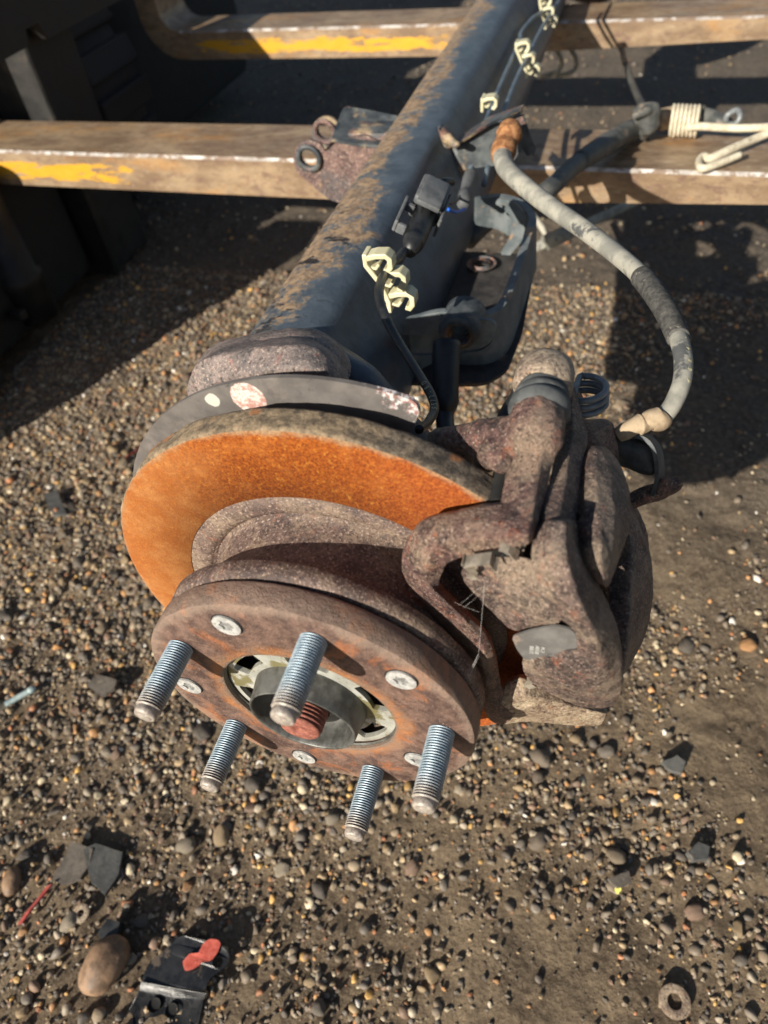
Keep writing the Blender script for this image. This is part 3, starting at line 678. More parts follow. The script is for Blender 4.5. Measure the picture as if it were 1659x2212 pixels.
# --- axle beam
SEC = [(-.181, -.03), (-.180, .004), (-.172, .022), (-.150, .029), (-.118, .030), (-.100, .026), (-.086, .006), (-.060, -.035), (-.046, -.062), (-.045, -.085), (-.056, -.100), (-.080, -.105), (-.155, -.105), (-.176, -.095)]
SECR = rounded(SEC, .012, 4)
bm = bmesh.new(); ys = [.235, .26, .3] + list(np.arange(.36, 2.04, .06)); rings = []
for y in ys:
    rings.append([bm.verts.new((x + .0008 * noise.noise(Vector((x * 20, y * 8, z * 20))), y, z)) for x, z in SECR])
for a, b in zip(rings, rings[1:]):
    for i in range(len(a)): bm.faces.new([a[i], a[(i + 1) % len(a)], b[(i + 1) % len(a)], b[i]])
bm.faces.new(rings[0]); bm.faces.new(rings[-1])
beam = from_bm('axle_beam', bm, M['beam'], axle, angle=1.2)
# flared end joining beam and flange
bm = bmesh.new()
hull(bm, [(-.160, .30, .007, .018), (-.115, .33, .010, .015), (-.065, .335, -.045, .014), (-.062, .33, -.085, .016), (-.155, .30, -.085, .018), (-.085, .175, .112, .013), (-.040, .168, .122, .012), (-.005, .168, .105, .012), (.030, .165, .055, .012), (.035, .165, -.01, .012), (-.09, .17, -.04, .014), (0, .17, -.06, .014)])
cast('flared_beam_end', bm, M['beam'], axle, .003, 10, .0010, 30, .0003, 200, seed=5)

# --- brake carrier
bm = bmesh.new()
H = lambda *a: hull(bm, a)
IN = (-.0062, 0, -.0078)
bm = bmesh.new()
loft(bm, [[(700, 490, .100), (770, 470, .099), (850, 474, .099), (912, 540, .097)], [(688, 560, .094), (770, 560, .090), (860, 570, .088), (925, 595, .091)],
 [(684, 620, .090), (760, 625, .083), (830, 640, .081), (882, 660, .086)], [(666, 740, .075), (740, 745, .069), (810, 760, .067), (866, 770, .075)],
 [(646, 850, .060), (730, 870, .054), (800, 880, .053), (850, 890, .062)], [(634, 940, .047), (720, 960, .042), (784, 970, .040), (830, 945, .055)],
 [(640, 1048, .041), (720, 1046, .038), (774, 1032, .036), (804, 1018, .047)]], .012)
loft(bm, [[(800, 850, .060), (792, 930, .046), (782, 985, .037), (776, 1040, .037)], [(640, 845, .058), (640, 910, .047), (640, 990, .038), (640, 1062, .038)],
 [(440, 888, .054), (445, 945, .044), (440, 1020, .037), (440, 1098, .038)], [(286, 914, .050), (310, 975, .042), (340, 1040, .037), (390, 1136, .038)],
 [(230, 995, .047), (280, 1035, .040), (325, 1090, .036), (384, 1160, .040)], [(188, 1080, .045), (245, 1105, .038), (300, 1135, .035), (372, 1184, .040)],
 [(188, 1160, .044), (245, 1170, .038), (300, 1185, .036), (364, 1216, .040)], [(226, 1235, .042), (275, 1230, .037), (315, 1225, .036), (362, 1232, .040)],
 [(292, 1315, .041), (340, 1290, .035), (370, 1275, .034), (420, 1285, .039)], [(382, 1414, .041), (425, 1378, .035), (455, 1355, .034), (498, 1352, .039)],
 [(468, 1502, .041), (510, 1468, .035), (535, 1440, .034), (576, 1428, .039)], [(530, 1592, .041), (562, 1568, .035), (588, 1545, .034), (622, 1522, .039)],
 [(554, 1682, .041), (585, 1668, .035), (608, 1655, .034), (640, 1640, .039)], [(564, 1768, .041), (600, 1750, .035), (620, 1735, .035), (652, 1712, .040)],
 [(590, 1852, .041), (630, 1822, .036), (660, 1800, .036), (696, 1760, .041)], [(655, 1872, .042), (690, 1848, .038), (715, 1820, .038), (750, 1770, .042)]], .010)
car = forged('brake_carrier', bm, M['cast'], axle, 3, .0004, 40, .0004, 260, 1)
bm = bmesh.new()
loft(bm, [[(636, 1700, .044), (650, 1760, .037), (655, 1820, .037), (652, 1872, .042)], [(735, 1632, .046), (735, 1720, .038), (730, 1790, .038), (725, 1856, .043)],
 [(790, 1662, .049), (800, 1740, .040), (805, 1800, .041), (805, 1854, .045)], [(960, 1728, .053), (960, 1780, .045), (960, 1825, .046), (960, 1870, .050)],
 [(1142, 1790, .059), (1134, 1815, .052), (1128, 1845, .053), (1108, 1880, .055)]], .012)
forged('carrier_foot', bm, M['mud_foot'], car, 3, .0005, 50, .0005, 260, 7)
bm = bmesh.new()
H((.109, .098, .139, .0140), (.108, .110, .139, .0138))                     # guide pin boss
H((.104, .100, .134, .012), (.082, .106, .128, .0095), (.085, .100, .118, .008)); H((.084, .106, .126, .0095), (.058, .112, .115, .008), (.06, .112, .10, .008))
H((.090, .092, .130, .0085), (.096, .084, .131, .0050), (.09, .10, .125, .008))
cast('carrier_web', bm, M['cast'], car, .0014, 3, .0008, 60, .0006, 230, seed=4)
bm = bmesh.new(); H((.166, .095, -.024, .0090), (.150, .112, -.04, .009), (.12, .115, -.03, .009)); H((.160, .060, -.022, .006), (.166, .095, -.024, .008), (.155, .065, -.03, .006))
cast('carrier_end', bm, M['cast'], car, .002, 3, .0008, 60, .0006, 230, seed=14)
# --- caliper
bm = bmesh.new()
loft(bm, [[(958, 300, .154), (975, 300, .151), (990, 320, .153)], [(930, 430, .142), (975, 430, .137), (1020, 445, .142)], [(920, 520, .128), (985, 525, .123), (1060, 560, .126)],
 [(908, 600, .108), (965, 610, .103), (1022, 640, .108)], [(880, 700, .088), (950, 710, .085), (1020, 740, .094)], [(860, 790, .073), (935, 810, .070), (1016, 850, .080)],
 [(846, 870, .060), (920, 890, .057), (1000, 930, .068)], [(830, 950, .050), (900, 975, .046), (985, 1025, .056)]], .012)
loft(bm, [[(832, 930, .052), (895, 930, .047), (950, 935, .047), (1006, 930, .064)], [(796, 1015, .043), (870, 1030, .037), (945, 1045, .036), (1012, 1060, .055)],
 [(780, 1110, .035), (870, 1130, .029), (965, 1140, .028), (1068, 1165, .048)], [(816, 1200, .029), (890, 1230, .024), (990, 1240, .022), (1098, 1225, .045)],
 [(862, 1300, .027), (930, 1320, .022), (1020, 1320, .019), (1142, 1310, .042)], [(912, 1388, .0255), (960, 1395, .022), (1055, 1400, .018), (1178, 1395, .039)],
 [(980, 1412, .024), (1015, 1430, .022), (1085, 1460, .019), (1197, 1465, .037)], [(1000, 1470, .0235), (1035, 1490, .022), (1110, 1530, .020), (1208, 1550, .037)],
 [(996, 1524, .0235), (1035, 1550, .023), (1115, 1610, .022), (1214, 1650, .037)]], .012)
loft(bm, [[(748, 1546, .030), (746, 1580, .029), (750, 1612, .029), (770, 1662, .031)], [(860, 1528, .027), (860, 1590, .025), (865, 1650, .026), (868, 1724, .032)],
 [(950, 1518, .0245), (950, 1600, .022), (955, 1680, .024), (958, 1764, .034)], [(1030, 1522, .023), (1040, 1610, .020), (1050, 1700, .024), (1055, 1800, .037)],
 [(1115, 1560, .022), (1130, 1650, .023), (1135, 1720, .028), (1156, 1788, .040)], [(1210, 1600, .037), (1214, 1650, .037), (1208, 1705, .038), (1184, 1764, .041)]], .010)
loft(bm, [[(462, 1176, .037), (474, 1140, .037), (490, 1110, .038)], [(496, 1236, .036), (520, 1180, .035), (560, 1102, .037)], [(566, 1302, .035), (610, 1220, .033), (660, 1092, .036)],
 [(641, 1382, .033), (700, 1270, .031), (745, 1090, .036)], [(708, 1454, .031), (780, 1330, .028), (815, 1110, .036)], [(820, 1420, .029), (850, 1350, .026), (850, 1210, .031)], [(930, 1400, .026), (930, 1370, .025), (910, 1310, .027)]], .006, .9)
loft(bm, [[(1036, 616, .117), (1062, 600, .116), (1088, 594, .117), (1116, 598, .118), (1136, 612, .120)], [(1006, 660, .108), (1045, 665, .103), (1085, 670, .101), (1140, 675, .105), (1188, 662, .114)],
 [(1008, 760, .094), (1045, 765, .087), (1090, 770, .085), (1165, 775, .091), (1230, 748, .107)], [(996, 870, .079), (1040, 875, .072), (1095, 880, .070), (1180, 885, .076), (1250, 880, .092)],
 [(980, 960, .066), (1035, 965, .060), (1105, 970, .058), (1180, 975, .064), (1239, 978, .080)], [(985, 1042, .057), (1045, 1045, .052), (1110, 1050, .049), (1165, 1065, .055), (1202, 1080, .068)],
 [(1020, 1120, .049), (1065, 1120, .046), (1112, 1130, .044), (1148, 1145, .048), (1174, 1160, .060)], [(1082, 1204, .046), (1100, 1216, .044), (1124, 1230, .043), (1140, 1235, .045), (1152, 1225, .054)]], .016)
loft(bm, [[(1200, 870, .126), (1230, 862, .122), (1254, 890, .122)], [(1190, 1000, .110), (1240, 990, .106), (1288, 972, .115)], [(1162, 1120, .098), (1250, 1110, .094), (1344, 1110, .108)],
 [(1142, 1220, .087), (1250, 1240, .081), (1350, 1210, .102)], [(1142, 1320, .077), (1240, 1340, .071), (1346, 1330, .096)], [(1162, 1420, .064), (1240, 1440, .061), (1327, 1436, .090)],
 [(1184, 1540, .052), (1225, 1545, .054), (1268, 1555, .076)], [(1198, 1630, .046), (1212, 1640, .048), (1226, 1625, .062)]], .030)
cal = forged('brake_caliper', bm, M['caliper'], axle, 3, .0005, 35, .0004, 260, 3)
def TY(pts):
    L = []
    for a, b, y, r in pts: P = at(777.6 + .46875 * a, 691.2 + .46875 * b, 1, y); L.append((P.x, P.y, P.z, r))
    hull(bm, L)
bm = bmesh.new(); TY([(1190, 1000, .150, .018), (1130, 800, .156, .014), (1240, 1250, .138, .016), (1080, 850, .156, .012), (1170, 1400, .125, .012)])
cast('piston_housing', bm, M['caliper'], cal, .002, 3, .0008, 55, .0006, 210, seed=6)
# dusty cap of the upper guide boss
bm = bmesh.new(); lathe(bm, [(0, .019), (.008, .0185), (.0125, .0165), (.0150, .011), (.0156, .004), (.0155, -.002), (.0140, -.006), (.0125, -.007)], 48, (.1075, .137, .1390))
for v in bm.verts: v.co += v.co.normalized() * .0012 * noise.noise(v.co * 90)
from_bm('guide_pin_boss', bm, M['cast_dusty'], cal)
bm = bmesh.new(); lathe(bm, [(.0105, .1345), (.0128, .1335), (.0132, .1290), (.0118, .1275), (.0142, .1255), (.0148, .1230), (.0135, .1214), (.0128, .1208), (.0150, .1192), (.0156, .1160), (.0140, .1120), (.0125, .1090)], 64, (.1083, 0, .1388))
for v in bm.verts: v.co.z += (v.co.y - .12) * -.02
from_bm('rubber_boot', bm, M['rubber'], cal)
bm = bmesh.new(); tube(bm, [at(1152, 826, 1, .180), at(1138, 850, 1, .172), at(1112, 890, 1, .165), at(1088, 935, 1, .155), at(1070, 975, 1, .14)], [.007, .0085, .0085, .008, .008], 14, 5); from_bm('flexible_hose', bm, M['black_rubber'], cal)
# pad back plate seen through the caliper, ink stamp
bm = bmesh.new(); pp = [(.088, .118), (.094, .128), (.108, .120), (.140, .070), (.142, .045), (.140, .018), (.128, .018), (.116, .036), (.1165, .060), (.104, .086)]
plate(bm, rounded(pp, .004), [circle(.1305, .0555, .0020, 16)], (0, .0385, 0), (1, 0, 0), (0, 0, 1), -.0055); pad = from_bm('brake_pad', bm, M['pad'], cal, smooth=False)
bm = bmesh.new(); plate(bm, rounded([(p[0] + .001, p[1] - .001) for p in pp], .004), [], (0, .066, 0), (1, 0, 0), (0, 0, 1), -.026); from_bm('pad_lining', bm, M['black'], pad, smooth=False)
shim = [(p.x, p.z) for p in [at(777.6 + .46875 * a, 691.2 + .46875 * b, 1, .0262) for a, b in [(700, 1452), (790, 1422), (900, 1400), (985, 1420), (1005, 1470), (998, 1512), (860, 1536), (765, 1562), (725, 1510)]]]
bm = bmesh.new(); sh0 = at(1192, 1412, 1, .0262); plate(bm, rounded(shim, .003), [circle(sh0.x, sh0.z, .0021, 16)], (0, .0262, 0), (1, 0, 0), (0, 0, 1), .0012); from_bm('pad_shim', bm, M['pad'], pad, smooth=False)
for i, tx in enumerate(['71268', '8329A', 'G M']):
    sp0 = at(1148 + i * 12, 1404, 1, .0248); Mx = Matrix(((0, 1, 0, sp0.x), (0, 0, -1, .0248), (1, 0, 0, sp0.z), (0, 0, 0, 1)))
    text_obj('ink_stamp', tx, .0028, Mx, M['white_ink'], pad)
# anti-rattle clips (thin steel)
def cb(x, y, z): return Vector((x, y, z))
bm = bmesh.new()
e0 = at(1000, 1212, 1, .030); e1 = at(1060, 1206, 1, .030); e2 = at(1112, 1200, 1, .040)
ribbon(bm, [e0 + cb(.0, 0, .0015), e0 + cb(.0012, 0, -.0002), e0.lerp(e1, .5) + cb(0, 0, -.0003), e1, e1 + cb(.0012, 0, -.003), e1 + cb(.0030, 0, -.0045)], (.0, 1, .25), .006, .0006)
ribbon(bm, [e0 + cb(.0030, 0, 0), e0 + cb(.0035, 0, -.005), e0 + cb(.0050, 0, -.008), e0 + cb(.0036, 0, -.0105), e0 + cb(.0055, 0, -.0125)], (.9, .3, .0), .0038, .0006)
ribbon(bm, [e1 + cb(.003, .006, .002), e1 + cb(.0070, .006, .0015), e1 + cb(.009, .006, -.001), e1 + cb(.011, .006, -.0035)], (.1, 1, .2), .005, .0006)
ribbon(bm, [e2 + cb(0, 0, .006), e2 + cb(-.0005, 0, 0), e2 + cb(-.0012, 0, -.004), e2 + cb(.0016, 0, -.006)], (1, .4, 0), .0045, .0007)
ribbon(bm, [e2 + cb(.003, .004, .008), e2 + cb(.002, .003, 0), e2 + cb(.001, .002, -.004)], (1, .4, 0), .0035, .0007)
from_bm('pad_clip', bm, M['clip_steel'], car, smooth=False)
bm = bmesh.new(); g0 = at(1145, 1470, 1, .040)
ribbon(bm, [g0 + cb(0, 0, .012), g0 + cb(.0005, 0, 0), g0 + cb(-.001, 0, -.005), g0 + cb(.002, 0, -.008)], (1, .5, 0), .0045, .0008)
ribbon(bm, [g0 + cb(.004, 0, .010), g0 + cb(.006, 0, -.006)], (1, .5, 0), .002, .0008)
from_bm('pad_clip', bm, M['clip_steel'], car, smooth=False)
# cobweb strands between carrier and hub
web = []
def strand(bm, a, b, r=.00008, sag=.001):
    a, b = Vector(a), Vector(b); m = (a + b) / 2 + Vector((0, 0, -sag)); tube(bm, [a, m, b], r, 4, 4)
bm = bmesh.new(); w0 = Vector((.0945, .028, .045)); w1 = Vector((.084, -.001, .012)); w2 = Vector((.079, -.0005, .018))
for k in range(4): strand(bm, w0 + Vector((random.gauss(0, .0008), 0, random.gauss(0, .0008))), w1.lerp(w2, k / 3), .00005)
strand(bm, (.097, .030, .108), (.0945, .028, .046), .00006)
for k in range(3):
    a = Vector((.076 + random.uniform(0, .01), .034, .083 + random.uniform(-.012, .008))); b = Vector((.098 + random.uniform(-.004, .004), .030, .100 + random.uniform(-.022, .01))); strand(bm, a, b, .00003, .0005)
from_bm('cobweb', bm, M['web'], car)

def HY(pts): hull(bm, [tuple(at(a, b, 1, y)) + (r,) for a, b, y, r in pts])
# --- hand brake lever, return spring, cable stop on the caliper
bm = bmesh.new()
P0 = at(1262, 868, 1, .150); c = at(1266, 857, 1, .165)
ax = (CAMP - c).normalized() * .62 + CAMR.col[1] * .78; ax = ax.normalized(); u = ax.orthogonal().normalized(); v = ax.cross(u); hp = []
for k in range(0, 73):
    a = 2 * PI * k / 24 + 1.2; hp.append(c + (u * math.cos(a) + v * math.sin(a)) * .0108 + ax * (k / 24 - 1.5) * .0046)
s0 = at(1232, 832, 1, .155); s1 = at(1235, 862, 1, .150)
tube(bm, [s0] + hp + [s1], .0019, 10, 2); from_bm('return_spring', bm, M['spring'], cal)
bm = bmesh.new()
HY([(1245, 940, .150, .010), (1305, 985, .150, .009), (1300, 935, .16, .008)])
cast('lever_pivot', bm, M['cast'], cal, .0018, 4, .001, 80, .0004, 250, seed=8)
bm = bmesh.new()
def strip3(L, w1, w2, th):
    """curved sheet through picture points L=(vx,vy,y), swept between offset vectors"""
    P = catmull([at(*(l[0], l[1], 1, l[2])) for l in L], 5); R1 = []
    for i, p in enumerate(P):
        t = (P[min(i + 1, len(P) - 1)] - P[max(i - 1, 0)]).normalized(); nn = t.cross(Vector(w1)).normalized() * th * .5; a = Vector(w1).normalized() * w2 * .5
        R1.append([bm.verts.new(p + a + nn), bm.verts.new(p - a + nn), bm.verts.new(p - a - nn), bm.verts.new(p + a - nn)])
    for a, b in zip(R1, R1[1:]):
        for i in range(4): bm.faces.new([a[i], a[(i + 1) % 4], b[(i + 1) % 4], b[i]])
    bm.faces.new(R1[0][::-1]); bm.faces.new(R1[-1])
strip3([(1270, 925, .175), (1320, 935, .172), (1350, 945, .170), (1395, 945, .165), (1420, 975, .160), (1425, 1030, .156), (1415, 1068, .153)], (-.25, -.75, .6), .020, .0022)
from_bm('cable_stop', bm, M['bracket'], cal, angle=.8)
bm = bmesh.new(); tube(bm, [at(1352, 1092, 1, .150), at(1385, 1072, 1, .150), at(1425, 1062, 1, .152), at(1452, 1050, 1, .154), at(1468, 1038, 1, .157)], [.0045, .0055, .0055, .0045, .0040], 12, 5)
tube(bm, [at(1425, 1066, 1, .150), at(1437, 1046, 1, .151), at(1436, 1030, 1, .153)], [.0045, .0038, .0034], 10, 5)
tube(bm, [at(1330, 1105, 1, .13), at(1352, 1092, 1, .150)], [.006, .005], 10, 3)
cast('brake_lever', bm, M['cast'], cal, .0012, 3, .0008, 120, .0003, 300, seed=9)
bm = bmesh.new(); HY([(1330, 955, .17, .0055), (1390, 975, .165, .006), (1405, 1010, .16, .005), (1350, 990, .17, .006)])
cast('lever_body', bm, M['bracket'], cal, .0014, 4, .0008, 90, .0003, 300, seed=10)

# --- hand brake cable (large loop)
cab = [(1085, 335, .665), (1092, 362, .62), (1130, 400, .56), (1190, 447, .50), (1260, 495, .44), (1330, 548, .385), (1385, 597, .335), (1425, 650, .29), (1455, 705, .255), (1474, 762, .225), (1474, 820, .20), (1455, 870, .182), (1434, 900, .172)]
def px_r(p, wpx): return (p - CAMP).length * wpx / FPX * .5
CP = [at(a, b, 1, c) for a, b, c in cab]
bm = bmesh.new(); tube(bm, CP, [px_r(p, 35.5) for p in CP], 20, 8); cable = from_bm('hand_brake_cable', bm, M['cable_dusty'], axle)
# braided sleeve with ribs
SP = catmull(CP, 10); sl_ = SP[60:86]; bm = bmesh.new(); rr = []
fine = []
for i in range(len(sl_) - 1):
    for k in range(3): fine.append(sl_[i].lerp(sl_[i + 1], k / 3))
tube(bm, fine, [px_r(p, 38.5) + (.0010 if i % 2 else 0) for i, p in enumerate(fine)], 24, 1); from_bm('braided_sleeve', bm, M['braid'], cable)
# muddy ferrules
bm = bmesh.new(); fe = [(1434, 898, .172), (1425, 905, .170), (1404, 908, .168), (1396, 915, .167), (1380, 918, .165), (1372, 920, .164), (1350, 932, .162), (1335, 940, .161)]
tube(bm, [at(a, b, 1, c) for a, b, c in fe], [.0058, .0072, .0062, .0048, .0064, .0050, .0052, .0042], 20, 4); from_bm('cable_ferrule', bm, M['cable_mud'], cable)
bm = bmesh.new(); f2 = [(1102, 272, .700), (1100, 290, .69), (1096, 300, .685), (1092, 312, .68), (1088, 326, .67), (1085, 340, .66)]
tube(bm, [at(a, b, 1, c) for a, b, c in f2], [.0115, .0150, .0125, .0135, .0145, .0125], 22, 4); from_bm('rusty_ferrule', bm, M['orange_rust'], cable)
# cable ink
for i, (ch, t) in enumerate(zip('46R4-UEEM', np.linspace(8, 42, 9))):
    p = SP[-12 - int(t * .9)]; q = SP[-11 - int(t * .9)]; d = (q - p).normalized(); outw = (CAMP - p).normalized(); side = d.cross(outw).normalized(); outw = side.cross(d).normalized()
    pos = p + (outw * .72 + side * -.62).normalized() * px_r(p, 36.6); nn = (pos - p).normalized(); s2 = nn.cross(d).normalized()
    Mx = Matrix.Identity(4)
    for r_ in range(3): Mx[r_][0] = -d[r_]; Mx[r_][1] = -s2[r_]; Mx[r_][2] = nn[r_]; Mx[r_][3] = pos[r_]
    if ch != ' ': text_obj('cable_lettering', ch, .0042, Mx, M['pale_ink'], cable)

# --- cable bracket on the beam
bm = bmesh.new()
A = [at(a, b, 1, c) for a, b, c in [(1000, 362, .74), (1010, 300, .74), (1128, 240, .74), (1146, 270, .74), (1156, 332, .74), (1128, 345, .735)]]
def sheet(bm, P, th, off=None):
    n_ = (P[1] - P[0]).cross(P[2] - P[0]).normalized() * th; a = [bm.verts.new(p) for p in P]; b = [bm.verts.new(p + n_) for p in P]
    bm.faces.new(a); bm.faces.new(b[::-1])
    for i in range(len(P)): j = (i + 1) % len(P); bm.faces.new([a[i], a[j], b[j], b[i]])
bo = [(p.x, p.z) for p in [at(a, b, 1, .73) for a, b in [(1002, 366), (985, 318), (1060, 272), (1130, 248), (1142, 282), (1158, 322), (1152, 340), (1138, 336), (1128, 322), (1112, 345), (1075, 357)]]]
plate(bm, bo, [], (0, .73, 0), (1, 0, 0), (0, 0, 1), -.003)
cbr = from_bm('cable_bracket', bm, M['bracket'], axle, smooth=False)
bm = bmesh.new(); L1 = [(948, 283, .72), (985, 317, .72), (1060, 270, .718), (1126, 240, .716)]; L2 = [(958, 268, .78), (992, 300, .77), (1060, 255, .76), (1132, 230, .75)]
a = [at(*(l[0], l[1], 1, l[2])) for l in L1]; b = [at(*(l[0], l[1], 1, l[2])) for l in L2]
for i in range(3):
    up = Vector((0, -.002, .003)); vs = [a[i], a[i + 1], b[i + 1], b[i]]; lo = [bm.verts.new(p) for p in vs]; hi = [bm.verts.new(p + up) for p in vs]
    bm.faces.new(lo); bm.faces.new(hi[::-1])
    for k in range(4): bm.faces.new([lo[k], lo[(k + 1) % 4], hi[(k + 1) % 4], hi[k]])
from_bm('bracket_flange', bm, M['bracket_rusty'], cbr, smooth=False)
bm = bmesh.new(); HY([(958, 288, .72, .006), (985, 312, .70, .0045), (954, 276, .76, .005), (972, 310, .72, .005)]); 
HY([(985, 320, .78, .006), (1002, 366, .77, .008), (985, 410, .76, .010)])
cast('weld_lump', bm, M['bracket_rusty'], cbr, .003, 3, .0025, 60, .001, 200, seed=11)

# --- shock absorber bracket on the left of the beam
bm = bmesh.new()
def polyY(L, y): return [(p.x, p.z) for p in [at(a, b, 1, y) for a, b in L]]
yb = .80
h1 = at(669, 340, 1, yb); h2 = at(703, 283, 1, yb + .05)
out1 = polyY([(712, 432), (640, 372), (632, 340), (642, 312), (668, 300), (694, 312), (702, 330), (735, 300), (790, 290), (836, 318), (815, 370), (770, 420), (740, 440)], yb)
plate(bm, rounded(out1, .008, 4), [circle(h1.x, h1.z, .0125, 24)], (0, yb, 0), (1, 0, 0), (0, 0, 1), -.004)
shb = from_bm('damper_bracket', bm, M['lug_rust'], axle, smooth=False)
bm = bmesh.new(); out2 = polyY([(700, 330), (674, 300), (674, 270), (692, 252), (715, 252), (732, 266), (742, 300)], yb + .05)
plate(bm, rounded(out2, .008, 4), [circle(h2.x, h2.z, .0115, 24)], (0, yb + .05, 0), (1, 0, 0), (0, 0, 1), -.004); from_bm('rear_lug', bm, M['bracket_rusty'], shb, smooth=False)
bm = bmesh.new(); lathe(bm, [(.0125, .002), (.0125, -.006), (.0145, -.0065), (.0185, -.0062), (.0192, -.004)], 32, (h1.x, yb, h1.z)); from_bm('lug_ring', bm, M['bracket'], shb); bm = bmesh.new(); lathe(bm, [(.0115, .002), (.0115, -.006), (.0165, -.006), (.0172, -.004)], 32, (h2.x, yb + .05, h2.z)); from_bm('lug_ring', bm, M['lug_rust'], shb)
# folded top skin
bm = bmesh.new()
T = [[at(a, b, 1, c) for a, b, c in row] for row in [
    [(716, 300, yb - .01), (740, 236, yb + .06), (758, 231, yb + .07)], [(760, 308, yb - .012), (790, 262, yb + .05), (800, 238, yb + .07)], [(836, 316, yb - .012), (850, 276, yb + .04), (859, 250, yb + .06)]]]
T = [catmull(r, 5) for r in T]
for r0, r1 in zip(T, T[1:]):
    for i in range(len(r0) - 1):
        bm.faces.new([bm.verts.new(r0[i]), bm.verts.new(r1[i]), bm.verts.new(r1[i + 1]), bm.verts.new(r0[i + 1])])
bmesh.ops.remove_doubles(bm, verts=bm.verts[:], dist=.0003); bmesh.ops.solidify(bm, geom=bm.faces[:], thickness=.004); from_bm('folded_skin', bm, M['bracket'], shb, angle=.8)
bm = bmesh.new(); box(bm, (-.235, yb + .004, -.06), (-.15, yb + .05, .012), .004); from_bm('bracket_web', bm, M['bracket_rusty'], shb, angle=.6)

# --- spring seat bracket on the right
bm = bmesh.new(); zt = -.02
def PZ(a, b, z): p = at(a, b, 2, z); return (p.x, p.y)
rim = [PZ(868, 700, zt), PZ(905, 678, zt), PZ(955, 666, zt), PZ(1000, 672, zt), PZ(1050, 670, zt), PZ(1078, 650, zt), PZ(1100, 600, zt), PZ(1134, 500, zt), PZ(1142, 468, zt), PZ(1118, 437, zt), PZ(1075, 425, zt), PZ(1030, 432, zt)]
rim = [tuple(p) for p in catmull([Vector((p[0], p[1], 0)) for p in rim], 4)]
rim = [(p[0], p[1]) for p in rim]
wall = bmesh.new(); rt = []; n_ = len(rim)
for i, (x, y) in enumerate(rim):
    a = Vector(rim[max(i - 1, 0)]); b = Vector(rim[min(i + 1, n_ - 1)]); t = (b - a).normalized(); nn = Vector((t.y, -t.x)) * .0085
    depth = .060 if i < n_ * .75 else .060 - .03 * (i - n_ * .75) / (n_ * .25)
    rt.append([wall.verts.new((x, y, zt)), wall.verts.new((x + nn.x, y + nn.y, zt)), wall.verts.new((x + nn.x * 1.4, y + nn.y * 1.4, zt - depth)), wall.verts.new((x + nn.x * .4, y + nn.y * .4, zt - depth))])
for a, b in zip(rt, rt[1:]):
    for i in range(4): wall.faces.new([a[i], a[(i + 1) % 4], b[(i + 1) % 4], b[i]])
wall.faces.new(rt[0][::-1]); wall.faces.new(rt[-1])
seat = from_bm('spring_seat', wall, M['seat_rim'], axle, angle=.6)
bm = bmesh.new(); q = at(1040, 582, 2, -.078)
fl = [(-.10, .40), (-.055, .395), (.028, .405), (.047, .43), (.052, .50), (.045, .665), (-.03, .665), (-.10, .66)]
plate(bm, rounded(fl, .012), [circle(q.x, q.y, .0115, 24, .010)], (0, 0, -.080), (1, 0, 0), (0, 1, 0), .004)
from_bm('seat_floor', bm, M['seat_dark'], seat, smooth=False)
bm = bmesh.new(); lathe(bm, [(.0105, .004), (.0115, 0), (.016, .0), (.018, .003)], 32); bmesh.ops.transform(bm, matrix=Matrix.Translation((q.x, q.y, -.073)) @ Matrix.Rotation(PI / 2, 4, 'X') @ Matrix.Scale(1, 4), verts=bm.verts[:]); from_bm('seat_boss', bm, M['bracket_rusty'], seat)
bm = bmesh.new(); g = at(992, 716, 1, .398)
def ringY(bm, c, ro, ri, y0, y1, n=36): lathe(bm, [(ri, y1), (ri, y0 + .001), (ri + .001, y0), (ro - .004, y0), (ro - .001, y0 + .002), (ro, y0 + .005), (ro, y1)], n, (c.x, 0, c.z))
ringY(bm, g, .0200, .0105, .392, .43); bmesh.ops.scale(bm, vec=(1, 1, .92), verts=bm.verts[:], space=Matrix.Translation((0, 0, -g.z)))
from_bm('bush_ring', bm, M['bracket_clean'], seat, angle=.7)
bm = bmesh.new(); lathe(bm, [(.0128, .3905), (.0102, .394), (.0100, .44)], 32, (g.x, 0, g.z)); from_bm('rusty_bore', bm, M['orange_rust'], seat)
bm = bmesh.new(); fr = [(p.x, p.z) for p in [at(a, b, 1, .407) for a, b in [(872, 690), (905, 682), (960, 672), (1010, 690), (1055, 690), (1072, 700), (1062, 742), (1040, 758), (960, 768), (885, 768), (868, 735)]]]
plate(bm, rounded(fr, .006, 4), [circle(g.x, g.z, .0098, 24)], (0, .407, 0), (1, 0, 0), (0, 0, 1), -.004); from_bm('seat_front', bm, M['seat_rim'], seat, smooth=False)
# upright inner gusset with curved cut-out
bm = bmesh.new(); gs = [(p.x, p.z) for p in [at(a, b, 1, .66) for a, b in [(1078, 428), (1112, 436), (1140, 468), (1128, 520), (1095, 560), (1080, 548), (1104, 508), (1104, 470), (1090, 452), (1068, 440)]]]
plate(bm, rounded(gs, .004), [], (0, .66, 0), (1, 0, 0), (0, 0, 1), -.003); from_bm('gusset', bm, M['seat_rim'], seat, smooth=False)

